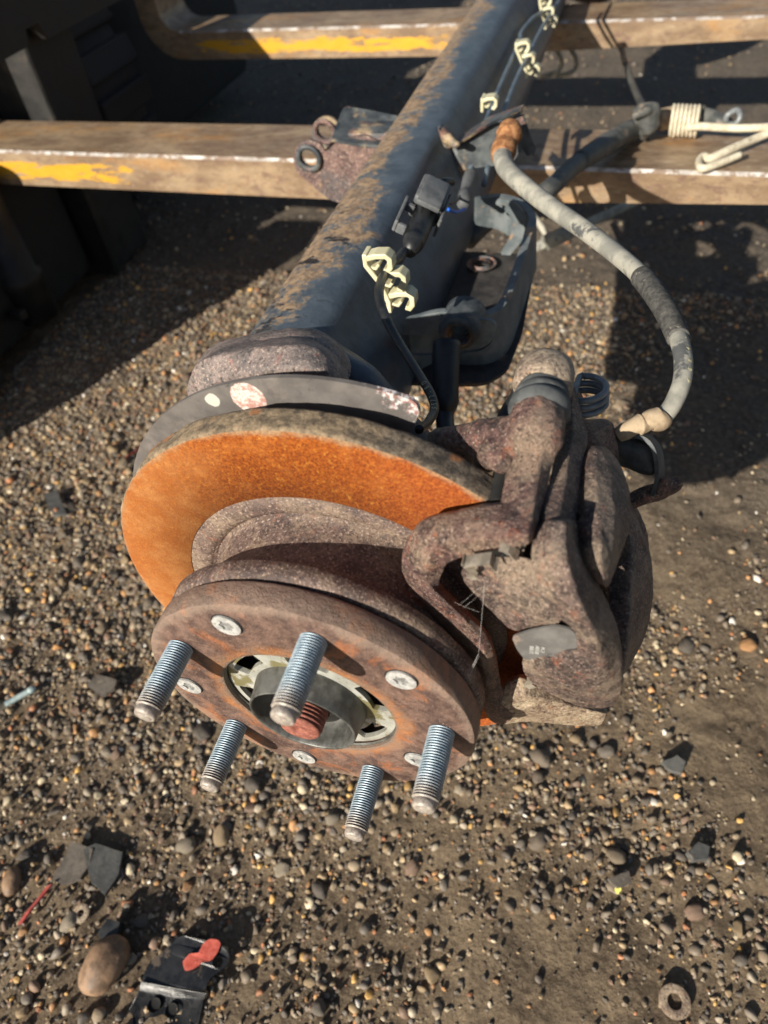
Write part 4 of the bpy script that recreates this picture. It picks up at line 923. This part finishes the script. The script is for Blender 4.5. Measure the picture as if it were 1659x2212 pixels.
# --- wheel speed sensor lead, connector, cream clips
al = [(862, 560, .385), (838, 580, .345), (822, 612, .31), (820, 645, .285), (835, 690, .262), (862, 740, .238), (888, 782, .215), (912, 820, .195), (932, 855, .175), (938, 885, .160), (925, 912, .142), (905, 928, .120)]
AP = [at(a, b, 1, c) for a, b, c in al]
bm = bmesh.new(); tube(bm, AP, [px_r(p, 20) for p in AP], 14, 8); sens = from_bm('sensor_lead', bm, M['black_rubber'], axle)
ASP = catmull(AP, 10)
for i, ch in enumerate('5572-BD'):
    p = ASP[92 - i * 3]; qn = ASP[91 - i * 3]; d = (qn - p).normalized(); pos = None
    outw = (CAMP - p).normalized(); s_ = d.cross(outw).normalized(); nn = s_.cross(d).normalized(); pos = p + nn * (px_r(p, 20) + .0001)
    Mx = Matrix.Identity(4); s3 = nn.cross(d)
    for r_ in range(3): Mx[r_][0] = d[r_]; Mx[r_][1] = s3[r_]; Mx[r_][2] = nn[r_]; Mx[r_][3] = pos[r_]
    text_obj('lead_lettering', ch, .0048, Mx, M['pale_ink'], sens)
# connector built along its own axis
ca, cb_ = at(892, 528, 1, .42), at(938, 418, 1, .50); cd = (cb_ - ca).normalized(); cs = cd.cross((CAMP - ca).normalized()).normalized(); cn = cs.cross(cd).normalized()
CM = Matrix((( cs.x, cd.x, cn.x, ca.x), (cs.y, cd.y, cn.y, ca.y), (cs.z, cd.z, cn.z, ca.z), (0, 0, 0, 1))); CL = (cb_ - ca).length
bm = bmesh.new()
tube(bm, [(0, -.012, 0), (0, .0, 0), (0, .006, 0), (0, .007, 0), (0, .012, 0), (0, CL * .72, 0)], [.0055, .0095, .0105, .0090, .0105, .0110], 20, 1)
for v in bm.verts: v.co = CM @ v.co
conn = from_bm('sensor_plug', bm, M['black_rubber'], axle)
bm = bmesh.new(); box(bm, (-.0155, CL * .62, -.012), (.0135, CL * 1.08, .012), .002, 2); box(bm, (-.0125, CL * .50, .010), (.0105, CL * 1.02, .0155), .0012, 2)
box(bm, (.0135, CL * .42, -.010), (.0165, CL * .95, .010), .001, 1); box(bm, (-.023, CL * .12, -.004), (-.0195, CL * .62, .008), .001, 1); box(bm, (-.0195, CL * .12, -.004), (-.011, CL * .17, .006), .0008, 1); box(bm, (-.0195, CL * .50, -.002), (-.011, CL * .56, .006), .0008, 1)
bmesh.ops.transform(bm, matrix=CM, verts=bm.verts[:]); from_bm('plug_housing', bm, M['plastic_grey'], conn, angle=.5)
bm = bmesh.new(); tube(bm, [CM @ Vector(p) for p in [(0, CL * 1.05, 0), (.004, CL * 1.2, .004), (.012, CL * 1.36, 0)]], .004, 10, 5); from_bm('plug_wire', bm, M['black_rubber'], conn)
bm = bmesh.new(); tube(bm, [AP[0], at(872, 545, 1, .405), ca - cd * .010], [px_r(AP[0], 20)] * 3, 14, 6); from_bm('lead_tail', bm, M['black_rubber'], sens)
# second plug, blue wire
p0 = at(1000, 440, 1, .62); p1 = at(1018, 380, 1, .70); bm = bmesh.new(); tube(bm, [p0, p0.lerp(p1, .3), p0.lerp(p1, .35), p0.lerp(p1, .9), p1], [.007, .009, .0075, .0095, .0085], 14, 2); sp_ = from_bm('small_plug', bm, M['plastic_grey'], axle)
bm = bmesh.new(); tube(bm, [at(968, 452, 1, .56), at(985, 458, 1, .58), at(1004, 452, 1, .61)], .0018, 8, 6); from_bm('blue_wire', bm, M['blue_wire'], sp_)
bm = bmesh.new(); tube(bm, [at(955, 430, 1, .55), at(975, 440, 1, .57), at(992, 428, 1, .62), at(1000, 405, 1, .66)], .0016, 8, 6); from_bm('thin_black_wire', bm, M['black_rubber'], sp_)

def hooks(name, centres, y, w_=.020, wid=.020):
    """cream clip: a back strip and a chain of small C-shaped hooks, profiles in x-z, extruded along the pipes (y)"""
    P = [at(a, b, 1, y) for a, b in centres]; bm = bmesh.new()
    back = [p + Vector((-w_ * .55, 0, 0)) for p in P]; back = [back[0] + Vector((0, 0, w_ * .5))] + back + [back[-1] - Vector((0, 0, w_ * .5))]
    ribbon(bm, back, (0, 1, 0), wid, w_ * .22)
    for p in P:
        pr = [(-.5, .30), (-.1, .42), (.35, .45), (.52, .30), (.52, -.05), (.38, -.25), (.20, -.18)]
        ribbon(bm, [p + Vector((a * w_, -.001, b * w_)) for a, b in pr], (0, 1, 0), wid * .85, w_ * .24)
        ribbon(bm, [p + Vector((a * w_, 0, b * w_)) for a, b in [(-.5, -.10), (-.15, -.20), (.0, .02)]], (0, 1, 0), wid * .7, w_ * .14)
    o = from_bm(name, bm, M['plastic_cream'], axle, smooth=False)
    b_ = o.modifiers.new('bevel', 'BEVEL'); b_.width = w_ * .05; b_.segments = 2
    return o
hooks('pipe_clip', [(822, 566), (852, 604), (870, 646)], .335, .019, .015)
hooks('pipe_clip', [(1130, 102), (1141, 128), (1152, 152)], 1.14, .018)
hooks('pipe_clip', [(1179, 2), (1184, 26), (1191, 48)], 1.42, .018)
hooks('pipe_clip', [(1059, 222)], .86, .017)
# brake pipes along the beam
bm = bmesh.new(); tube(bm, [at(a, b, 1, c) for a, b, c in [(1005, 400, .70), (1030, 330, .76), (1050, 262, .86), (1085, 175, 1.02), (1122, 90, 1.22), (1126, 70, 1.27), (1150, 40, 1.35), (1168, 28, 1.40), (1190, 0, 1.52), (1200, -40, 1.6)]], .0034, 10, 6); from_bm('brake_pipe', bm, M['pipe'], axle)
bm = bmesh.new(); tube(bm, [at(a, b, 1, c) for a, b, c in [(1045, 400, .70), (1062, 330, .76), (1082, 262, .86), (1112, 180, 1.00), (1142, 118, 1.16), (1168, 66, 1.30), (1195, 22, 1.45), (1215, -10, 1.56), (1240, -50, 1.7)]], .0034, 10, 6); from_bm('brake_pipe', bm, M['pipe'], axle)

# --- second hand brake cable lying on the front fork
c2 = [(1010, 520, -.09), (1060, 475, -.08), (1140, 440, -.055), (1190, 405, -.045), (1250, 350, -.060), (1310, 312, -.075), (1360, 284, -.085), (1395, 268, -.088), (1425, 258, -.086), (1460, 252, -.084)]
P2 = [at(a, b, 2, c) for a, b, c in c2]
bm = bmesh.new(); tube(bm, P2[:6], [px_r(P2[5], 30)] * 6, 14, 7); cab2 = from_bm('second_brake_cable', bm, M['cable_dark'], axle)
bm = bmesh.new(); tube(bm, P2[4:], [.013, .0165, .0165, .011, .0125, .0135], 16, 6); from_bm('cable_end_sleeve', bm, M['cable_dark'], cab2)
bm = bmesh.new(); hull(bm, [tuple(at(1385, 245, 2, -.055)) + (.014,), tuple(at(1408, 240, 2, -.05)) + (.013,), tuple(at(1402, 270, 2, -.07)) + (.015,)]); hull(bm, [tuple(at(1372, 250, 2, -.05)) + (.006,), tuple(at(1400, 238, 2, -.045)) + (.008,)])
hull(bm, [tuple(at(1400, 268, 2, -.07)) + (.014,), tuple(at(1392, 292, 2, -.09)) + (.008,)]); cast('cable_clamp', bm, M['cable_dark'], cab2, .003, 3, .002, 60, .001, 150, seed=12)
bm = bmesh.new(); tube(bm, [at(1425, 260, 2, -.085), at(1470, 250, 2, -.083)], [.016, .0175], 18, 3); from_bm('cable_bush', bm, M['cable_mud'], cab2)
# muddy spring and cable end, on the fork
bm = bmesh.new(); a = at(1450, 260, 2, -.08); b = at(1512, 262, 2, -.08); d = (b - a).normalized(); u = d.orthogonal().normalized(); v = d.cross(u); hp = []
for k in range(0, 7 * 16): t = k / (7 * 16 - 1); hp.append(a.lerp(b, t) + (u * math.cos(t * 7 * 2 * PI) + v * math.sin(t * 7 * 2 * PI)) * .021)
tube(bm, hp, .0027, 8, 1); from_bm('cable_spring', bm, M['wire_pale'], cab2)
bm = bmesh.new(); tube(bm, [at(1460, 252, 2, -.084), at(1520, 252, 2, -.08), at(1555, 262, 2, -.08), at(1575, 270, 2, -.085)], [.013, .013, .011, .009], 14, 5); from_bm('cable_core', bm, M['cable_dark'], cab2)
bm = bmesh.new(); bmx = [at(1568, 262, 2, -.075), at(1572, 248, 2, -.065), at(1592, 238, 2, -.06), at(1599, 252, 2, -.065), at(1588, 268, 2, -.075), at(1570, 268, 2, -.08)]
tube(bm, bmx, .0045, 8, 5); from_bm('cable_eyelet', bm, M['spring'], cab2)
# adjuster and rod hanging beneath
bm = bmesh.new(); g1 = at(1145, 540, 2, -.32); g2 = at(1380, 432, 2, -.34); tube(bm, [g1, g1.lerp(g2, .12), g1.lerp(g2, .13), g1.lerp(g2, .34), g1.lerp(g2, .35), g2], [.008, .009, .015, .015, .0095, .009], 14, 1)
tube(bm, [at(1150, 462, 2, -.30), at(1182, 508, 2, -.32)], .0065, 10, 2); from_bm('hanging_adjuster', bm, M['cable_dusty'], axle)
# dark brake hose behind the disc
bm = bmesh.new(); HP_ = [(965, 740, .36), (962, 800, .34), (960, 870, .32), (960, 880, .32)]
tube(bm, [at(a, b, 1, c) for a, b, c in HP_], [.0125, .0125, .0128, .0095], 16, 4)
tube(bm, [at(a, b, 1, c) for a, b, c in [(960, 872, .32), (962, 920, .30), (975, 985, .26), (1000, 1040, .22)]], [.0082, .0082, .0078, .0078], 14, 6)
from_bm('brake_hose', bm, M['black_rubber'], axle)
# --- far end of the axle (out of the picture, its shadow falls in view)
bm = bmesh.new(); lathe(bm, [(.03, 2.16), (.098, 2.16), (.098, 2.145), (.085, 2.14), (.085, 2.10), (.152, 2.10), (.152, 2.082), (.04, 2.082), (.04, 2.0)], 96); from_bm('far_brake_disc', bm, M['hat'], axle)
bm = bmesh.new(); hull(bm, [(-.12, 1.98, 0, .02), (-.12, 1.98, -.08, .02), (-.06, 2.02, .1, .02), (0, 2.02, -.05, .02), (-.15, 1.98, -.08, .02)]); hull(bm, [(.13, 2.04, .12, .02), (.17, 2.02, .03, .025), (.17, 2.12, .03, .02), (.13, 2.12, .12, .02)]); from_bm('far_caliper', bm, M['caliper'], axle)

# ------------------------------------------------------------------ forklift
lift = thing('forklift', 'dark forklift at the left whose two worn steel forks carry the axle', 'forklift', (-1.2, 1.3, GZ))
def fork(y0, y1, x0, x1, mat, slope, heel):
    bm = bmesh.new(); zt_ = -.105; n_ = 24; rings = []
    for i in range(n_ + 1):
        t = i / n_; x = x0 + (x1 - x0) * t; th = .066 - .036 * max(0, (t - .45) / .55); ya = y0 + slope * (x + .4); yb_ = y1 + slope * (x + .4); e = .0045
        rings.append([(x, ya, zt_ - th), (x, ya, zt_ - e), (x, ya + e, zt_), (x, yb_ - e, zt_), (x, yb_, zt_ - e), (x, yb_, zt_ - th)])
    R_ = [[bm.verts.new(p) for p in r] for r in rings]
    for a, b in zip(R_, R_[1:]):
        for i in range(6):
            f = bm.faces.new([a[i], a[(i + 1) % 6], b[(i + 1) % 6], b[i]]); f.material_index = 1 if i in (1, 3) else 0
    bm.faces.new(R_[0]); bm.faces.new(R_[-1]); 
    o = from_bm('fork', bm, [mat, M['fork_edge']], lift, smooth=False)
    ya = y0 + slope * (x0 + .4); yb_ = y1 + slope * (x0 + .4); bm = bmesh.new(); prof = []
    for k in range(9): a = PI / 2 * k / 8; prof.append((x0 + .0 - .105 * math.sin(a), zt_ - .066 + .105 * (1 - math.cos(a))))
    inner = []
    for k in range(9): a = PI / 2 * k / 8; inner.append((x0 - .045 * math.sin(a), zt_ + .045 * (1 - math.cos(a))))
    pr = prof + [(x0 - .105, .75), (x0 - .045, .75)] + inner[::-1]
    plate(bm, pr, [], (0, yb_, 0), (1, 0, 0), (0, 0, 1), (yb_ - ya)); from_bm('fork_shank', bm, mat, o, smooth=False)
    return o
fa = fork(1.0, 1.155, -1.16, .75, M['fork_a'], -.037, 0); fa['label'] = 'front fork with yellow paint scraped along its side'
fb = fork(1.765, 1.905, -1.04, .72, M['fork_b'], -.037, 0); fb['label'] = 'rear fork with yellow paint near its heel'
bm = bmesh.new(); xq = -1.058
plate(bm, [(1.02, .024), (1.20, .024), (1.21, .050), (1.25, .050), (1.265, .020), (1.58, .017), (1.62, .03), (1.62, .13), (1.02, .13)], [circle(1.52, .075, .012, 16)], (xq, 0, 0), (0, 1, 0), (0, 0, 1), .03); from_bm('carriage_plate', bm, M['mast'], lift, smooth=False)
bm = bmesh.new(); box(bm, (-1.20, 1.235, -.49), (-1.068, 1.40, .11), .006, 1); box(bm, (-1.20, 1.225, -.49), (-1.060, 1.25, .10), .004, 1); from_bm('mast_rail', bm, M['mast'], lift, smooth=False)
bm = bmesh.new(); box(bm, (-1.20, .60, -.47), (-1.05, .765, -.12), .006, 1); from_bm('mast_rail', bm, M['mast'], lift, smooth=False)
bm = bmesh.new(); box(bm, (-1.9, .29, -.46), (-1.10, 1.2, -.12), .02, 2); box(bm, (-1.25, .28, -.3), (-1.10, .46, .09), .012, 2); box(bm, (-1.9, .46, -.2), (-1.10, .62, -.02), .02, 2); box(bm, (-2.6, 1.2, -.44), (-1.25, 2.6, .25), .05, 2); from_bm('chassis_sun_blocker', bm, M['blocker_black'], lift, angle=.6)  # added boxes, mostly out of view, sized to block sun and shade the left ground
# tyre with tread blocks, axle along y
bm = bmesh.new(); tx, tz, tr = -1.42, -.20, .30
lathe(bm, [(.14, 1.44), (.24, 1.43), (tr - .02, 1.45), (tr, 1.48), (tr, 1.66), (tr - .02, 1.69), (.24, 1.71), (.14, 1.70)], 64, (tx, 0, tz)); ty = from_bm('tyre', bm, M['tyre'], lift)
for k in range(20):
    a = 2 * PI * k / 20; b_ = bmesh.new(); box(b_, (-.032, -.115, -.02), (.032, .115, .016), .008, 2); bmesh.ops.transform(b_, matrix=Matrix.Translation((tx + tr * math.cos(a), 1.57, tz + tr * math.sin(a))) @ Matrix.Rotation(-a + PI / 2, 4, 'Y'), verts=b_.verts[:]); from_bm('tread_block', b_, M['tyre'], ty, smooth=False)
bm = bmesh.new(); y1 = 1.02; box(bm, (-1.09, .88, -.40), (-1.055, .90, -.38), .002)
tube(bm, [(-1.10, .965, -.12), (-1.10, .965, -.33), (-1.10, .965, -.335), (-1.10, .965, -.355), (-1.10, .965, -.36), (-1.10, .965, -.44)], [.045, .045, .053, .053, .048, .048], 24, 1); from_bm('lift_cylinder', bm, M['mast'], lift)

# ------------------------------------------------------------------ loose things
# mud caked wire lying on the front fork
bm = bmesh.new(); zf = -.098
tube(bm, [at(a, b, 2, c) for a, b, c in [(1452, 290, zf), (1475, 279, zf + .01), (1510, 273, zf + .02), (1600, 277, zf + .02), (1700, 272, zf + .02), (1760, 262, zf + .02)]], .0058, 10, 6)
tube(bm, [at(a, b, 2, c) for a, b, c in [(1700, 272, zf + .02), (1640, 296, zf + .01), (1580, 322, zf + .008), (1535, 342, zf + .004), (1520, 336, zf + .004), (1510, 348, zf + .002), (1516, 364, zf + .002), (1545, 356, zf + .004), (1600, 334, zf + .008)]], [.0058, .0062, .0065, .0065, .005, .005, .006, .0055, .005], 10, 6)
tag(from_bm('bent_wire', bm, M['wire_pale']), 'pale mud caked bent wire resting on the front fork at the right', 'wire')
# wire hooks hanging under the rear fork
bm = bmesh.new()
for dx in (0, 32): tube(bm, [at(a + dx, b, 2, c) for a, b, c in [(1195, 92, -.18), (1200, 105, -.22), (1212, 125, -.27), (1212, 145, -.30), (1198, 158, -.31), (1170, 163, -.32)]], .006, 10, 6)
tag(from_bm('hanging_wire', bm, M['cable_dusty']), 'looped wire hanging below the rear fork right beside the axle beam', 'wire')
bm = bmesh.new(); tube(bm, [at(a, b, 2, c) for a, b, c in [(1338, 88, -.15), (1345, 115, -.17), (1355, 150, -.19), (1372, 195, -.16), (1392, 238, -.09)]], [.008, .006, .0065, .0065, .0065], 10, 6)
tag(from_bm('stray_cable', bm, M['cable_dark']), 'thin dark cable strung from the rear fork to the front fork', 'cable')
# big pebble
def blob(name, p, s, mat, sd, rot=0., flat=(1, .7, .55), lift_=.3, sub=4, amp=.12):
    b = bmesh.new(); bmesh.ops.create_icosphere(b, subdivisions=sub, radius=.5)
    for v in b.verts: q = v.co.copy(); v.co = q * (1 + amp * noise.noise(q * 2.2 + Vector((sd, 0, 0))) + amp * .25 * noise.noise(q * 9 + Vector((sd, 3, 0))))
    bmesh.ops.transform(b, matrix=Matrix.Translation((p.x, p.y, p.z + s * flat[2] * lift_)) @ Matrix.Rotation(rot, 4, 'Z') @ Matrix.Diagonal((s * flat[0], s * flat[1], s * flat[2], 1)), verts=b.verts[:]); return from_bm(name, b, mat)
tag(blob('pebble', gp(234, 2086), .061, M['cobble'], 3.3, math.radians(80), (1, .72, .62)), 'large smooth brown pebble left of the black scrap bracket', 'pebble')
tag(blob('pebble', gp(30, 1905), .024, M['cobble'], 6.3, math.radians(120), (1.4, .9, .7)), 'small tan pebble at the left edge above the red sliver', 'pebble')
def shard(name, L, th, mat, tilt=0., dz=.006):
    P = [gp(a, b) for a, b in L]; c = sum(P, Vector()) / len(P); zt_ = float(gh(c.x, c.y)) + dz; b = bmesh.new()
    L2 = []
    n_ = len(P)
    for i in range(n_):
        for k in range(3): q = P[i].lerp(P[(i + 1) % n_], k / 3); L2.append((q.x - c.x + .0012 * noise.noise(q * 160), q.y - c.y + .0012 * noise.noise(q * 160 + Vector((5, 5, 5)))))
    plate(b, L2, [], (c.x, c.y, zt_), (1, 0, tilt), (0, 1, tilt * .6), th); bmesh.ops.bevel(b, geom=[e for e in b.edges if len(e.link_faces) == 2 and e.calc_face_angle(0) > .8], offset=.0012, segments=1, affect='EDGES'); return from_bm(name, b, mat, smooth=False)
tag(shard('slate_shard', [(118, 1905), (150, 1860), (165, 1826), (215, 1842), (205, 1875), (185, 1905), (140, 1912)], .007, M['slate_brown'], .12), 'brownish broken slate shard, left one of a touching pair', 'shard')
tag(shard('slate_shard', [(192, 1845), (215, 1830), (268, 1845), (262, 1890), (235, 1938), (206, 1915)], .007, M['slate'], -.10), 'blue grey rounded slate shard, right one of a touching pair', 'shard')
tag(shard('slate_shard', [(188, 1480), (220, 1463), (265, 1482), (258, 1500), (225, 1512)], .006, M['slate_brown'], .1), 'dark flat shard on the gravel left of the hub studs', 'shard')
tag(shard('rubber_scrap', [(225, 2018), (248, 1990), (278, 2000), (268, 2030), (238, 2052)], .010, M['black_rubber'], .2), 'black angular rubber scrap just above the large brown pebble', 'scrap')
tag(shard('slate_shard', [(1425, 1655), (1460, 1640), (1478, 1655), (1470, 1678), (1445, 1672)], .008, M['slate'], .1), 'grey flat stone on bare dirt at right below the caliper', 'shard')
tag(shard('slate_shard', [(1477, 1850), (1500, 1828), (1525, 1838), (1520, 1865), (1490, 1868)], .010, M['slate'], -.1), 'grey angular stone near the right edge among small gravel', 'shard')
tag(shard('slate_shard', [(1310, 1905), (1355, 1888), (1362, 1912), (1330, 1925)], .008, M['slate_brown'], .05), 'purplish flat stone beside the yellow leaf scrap', 'shard')
tag(shard('slate_shard', [(100, 1080), (130, 1070), (145, 1115), (118, 1120)], .006, M['slate'], -.1), 'dark shard on gravel near the shadow edge at left', 'shard')
# washers
def washer(vx, vy, ro, ri, label):
    p = gp(vx, vy, -.0022); b = bmesh.new(); lathe(b, [(ri, 0), (ri, -.003), (ri + .001, -.0036), (ro - .001, -.0036), (ro, -.003), (ro, 0)], 32)
    bmesh.ops.transform(b, matrix=Matrix.Translation((p.x, p.y, p.z + .004)) @ Matrix.Rotation(-PI / 2 + .12, 4, 'X'), verts=b.verts[:]); tag(from_bm('washer', b, M['mud_foot'], angle=.6), label, 'washer')
washer(288, 1277, .011, .005, 'dull steel washer in gravel just left of the orange disc')
washer(1455, 2165, .015, .007, 'dirty steel washer pressed into dirt at the lower right corner')
washer(180, 1975, .010, .004, 'small dark washer between the red sliver and the black scrap')
# pale bolt
bm = bmesh.new(); p = gp(12, 1522, .006); q = gp(70, 1489, .007); tube(bm, [p, p.lerp(q, .9), q], [.0042, .0045, .0045], 14, 1); hull(bm, [tuple(p.lerp(q, .92)) + (.0052,), tuple(q) + (.0050,)]); tag(from_bm('bolt', bm, M['bolt_zinc'], angle=.8), 'pale green zinc bolt lying in gravel at the left edge', 'bolt')
# red sliver
bm = bmesh.new(); p = gp(44, 1996, .008); q = gp(108, 1912, .012); ribbon(bm, [p, p.lerp(q, .3) + Vector((0, 0, .002)), p.lerp(q, .7), q], Vector((.8, .5, .2)), .006, .0025); tag(from_bm('plastic_sliver', bm, M['red_plastic'], smooth=False), 'faded red plastic sliver leaning on gravel at lower left', 'plastic scrap')
bm = bmesh.new(); p = gp(270, 990, .006); q = gp(305, 966, .006); ribbon(bm, [p, p.lerp(q, .5), q], Vector((.2, 1, .2)), .008, .002); tag(from_bm('plastic_sliver', bm, M['red_plastic'], smooth=False), 'dull red plastic scrap on gravel left of the dust shield', 'plastic scrap')
# black scrap bracket
def gpl(a, b, z): p = at(a, b, 2, z); return p
zs = float(gh(-.25, -.12)) + .009
o3 = [(p.x, p.y) for p in [gpl(a, b, zs) for a, b in [(390, 2020), (430, 2030), (478, 2040), (497, 2062), (494, 2085), (468, 2103), (452, 2120), (446, 2142), (316, 2126), (305, 2118), (320, 2080), (362, 2046)]]]
hh = gpl(472, 2080, zs)
bm = bmesh.new(); plate(bm, rounded(o3, .006, 4), [circle(hh.x, hh.y, .0055, 20)], (0, 0, zs), (1, 0, 0), (0, 1, 0), .0022)
for v in bm.verts: v.co.z += .003 * math.sin(v.co.x * 60)
scrap = thing('scrap_bracket', 'black folded steel bracket with a red paint mark on the gravel', 'bracket', (-.25, -.13, zs))
from_bm('bracket_plate', bm, M['scrap_paint'], scrap, angle=.6)
bm = bmesh.new(); A_ = [gpl(a, b, zs + .003) for a, b in [(304, 2120), (375, 2134), (447, 2146)]]; B_ = [gpl(a, b, zs - .003) for a, b in [(300, 2140), (372, 2152), (440, 2160)]]; C2 = [gpl(a, b, zs - .006) for a, b in [(262, 2212), (340, 2218), (425, 2226)]]
rows = [A_, B_, C2]; vv = [[bm.verts.new(p) for p in r] for r in rows]
for i in range(2):
    for j in range(2): bm.faces.new([vv[i][j], vv[i][j + 1], vv[i + 1][j + 1], vv[i + 1][j]])
bmesh.ops.solidify(bm, geom=bm.faces[:], thickness=.0025); bmesh.ops.bevel(bm, geom=bm.edges[:], offset=.0008, segments=2, affect='EDGES'); from_bm('folded_lip', bm, M['scrap_paint'], scrap)
for hx, hy in ((372, 2184), (335, 2172)):
    p = gpl(hx, hy, zs - .0035); bm = bmesh.new(); lathe(bm, [(.0001, 0), (.0052, .0), (.0066, .0006), (.0068, .002)], 24); bmesh.ops.transform(bm, matrix=Matrix.Translation(p + Vector((0, 0, .001))) @ Matrix.Rotation(PI / 2, 4, 'X'), verts=bm.verts[:]); from_bm('bolt_hole', bm, M['black'], scrap)
rp = [(p.x + .001 * noise.noise(p * 300), p.y) for p in catmull([gpl(a, b, zs + .0027) for a, b in [(396, 2078), (410, 2062), (430, 2058), (442, 2038), (460, 2030), (476, 2036), (472, 2056), (458, 2076), (440, 2080), (424, 2092), (402, 2098), (396, 2078)]], 4)][:-1]
bm = bmesh.new(); plate(bm, rp, [], (0, 0, zs + .0030), (1, 0, 0), (0, 1, 0), .0004)
for v in bm.verts: v.co.z += .003 * math.sin(v.co.x * 60)
from_bm('red_paint_mark', bm, M['red_paint'], scrap, smooth=False)
# leaf scrap
bm = bmesh.new(); p = gp(1335, 1920, .008); plate(bm, [(0, -.006), (.0035, -.001), (.0028, .004), (0, .008), (-.003, .003), (-.0032, -.002)], [], p, (1, .1, .2), (0, 1, .5), .0004); tag(from_bm('leaf', bm, M['leaf'], smooth=False), 'tiny yellow leaf scrap on brown dirt at lower right', 'leaf')
for o in bpy.data.objects:
    if '_w' in o: del o['_w']
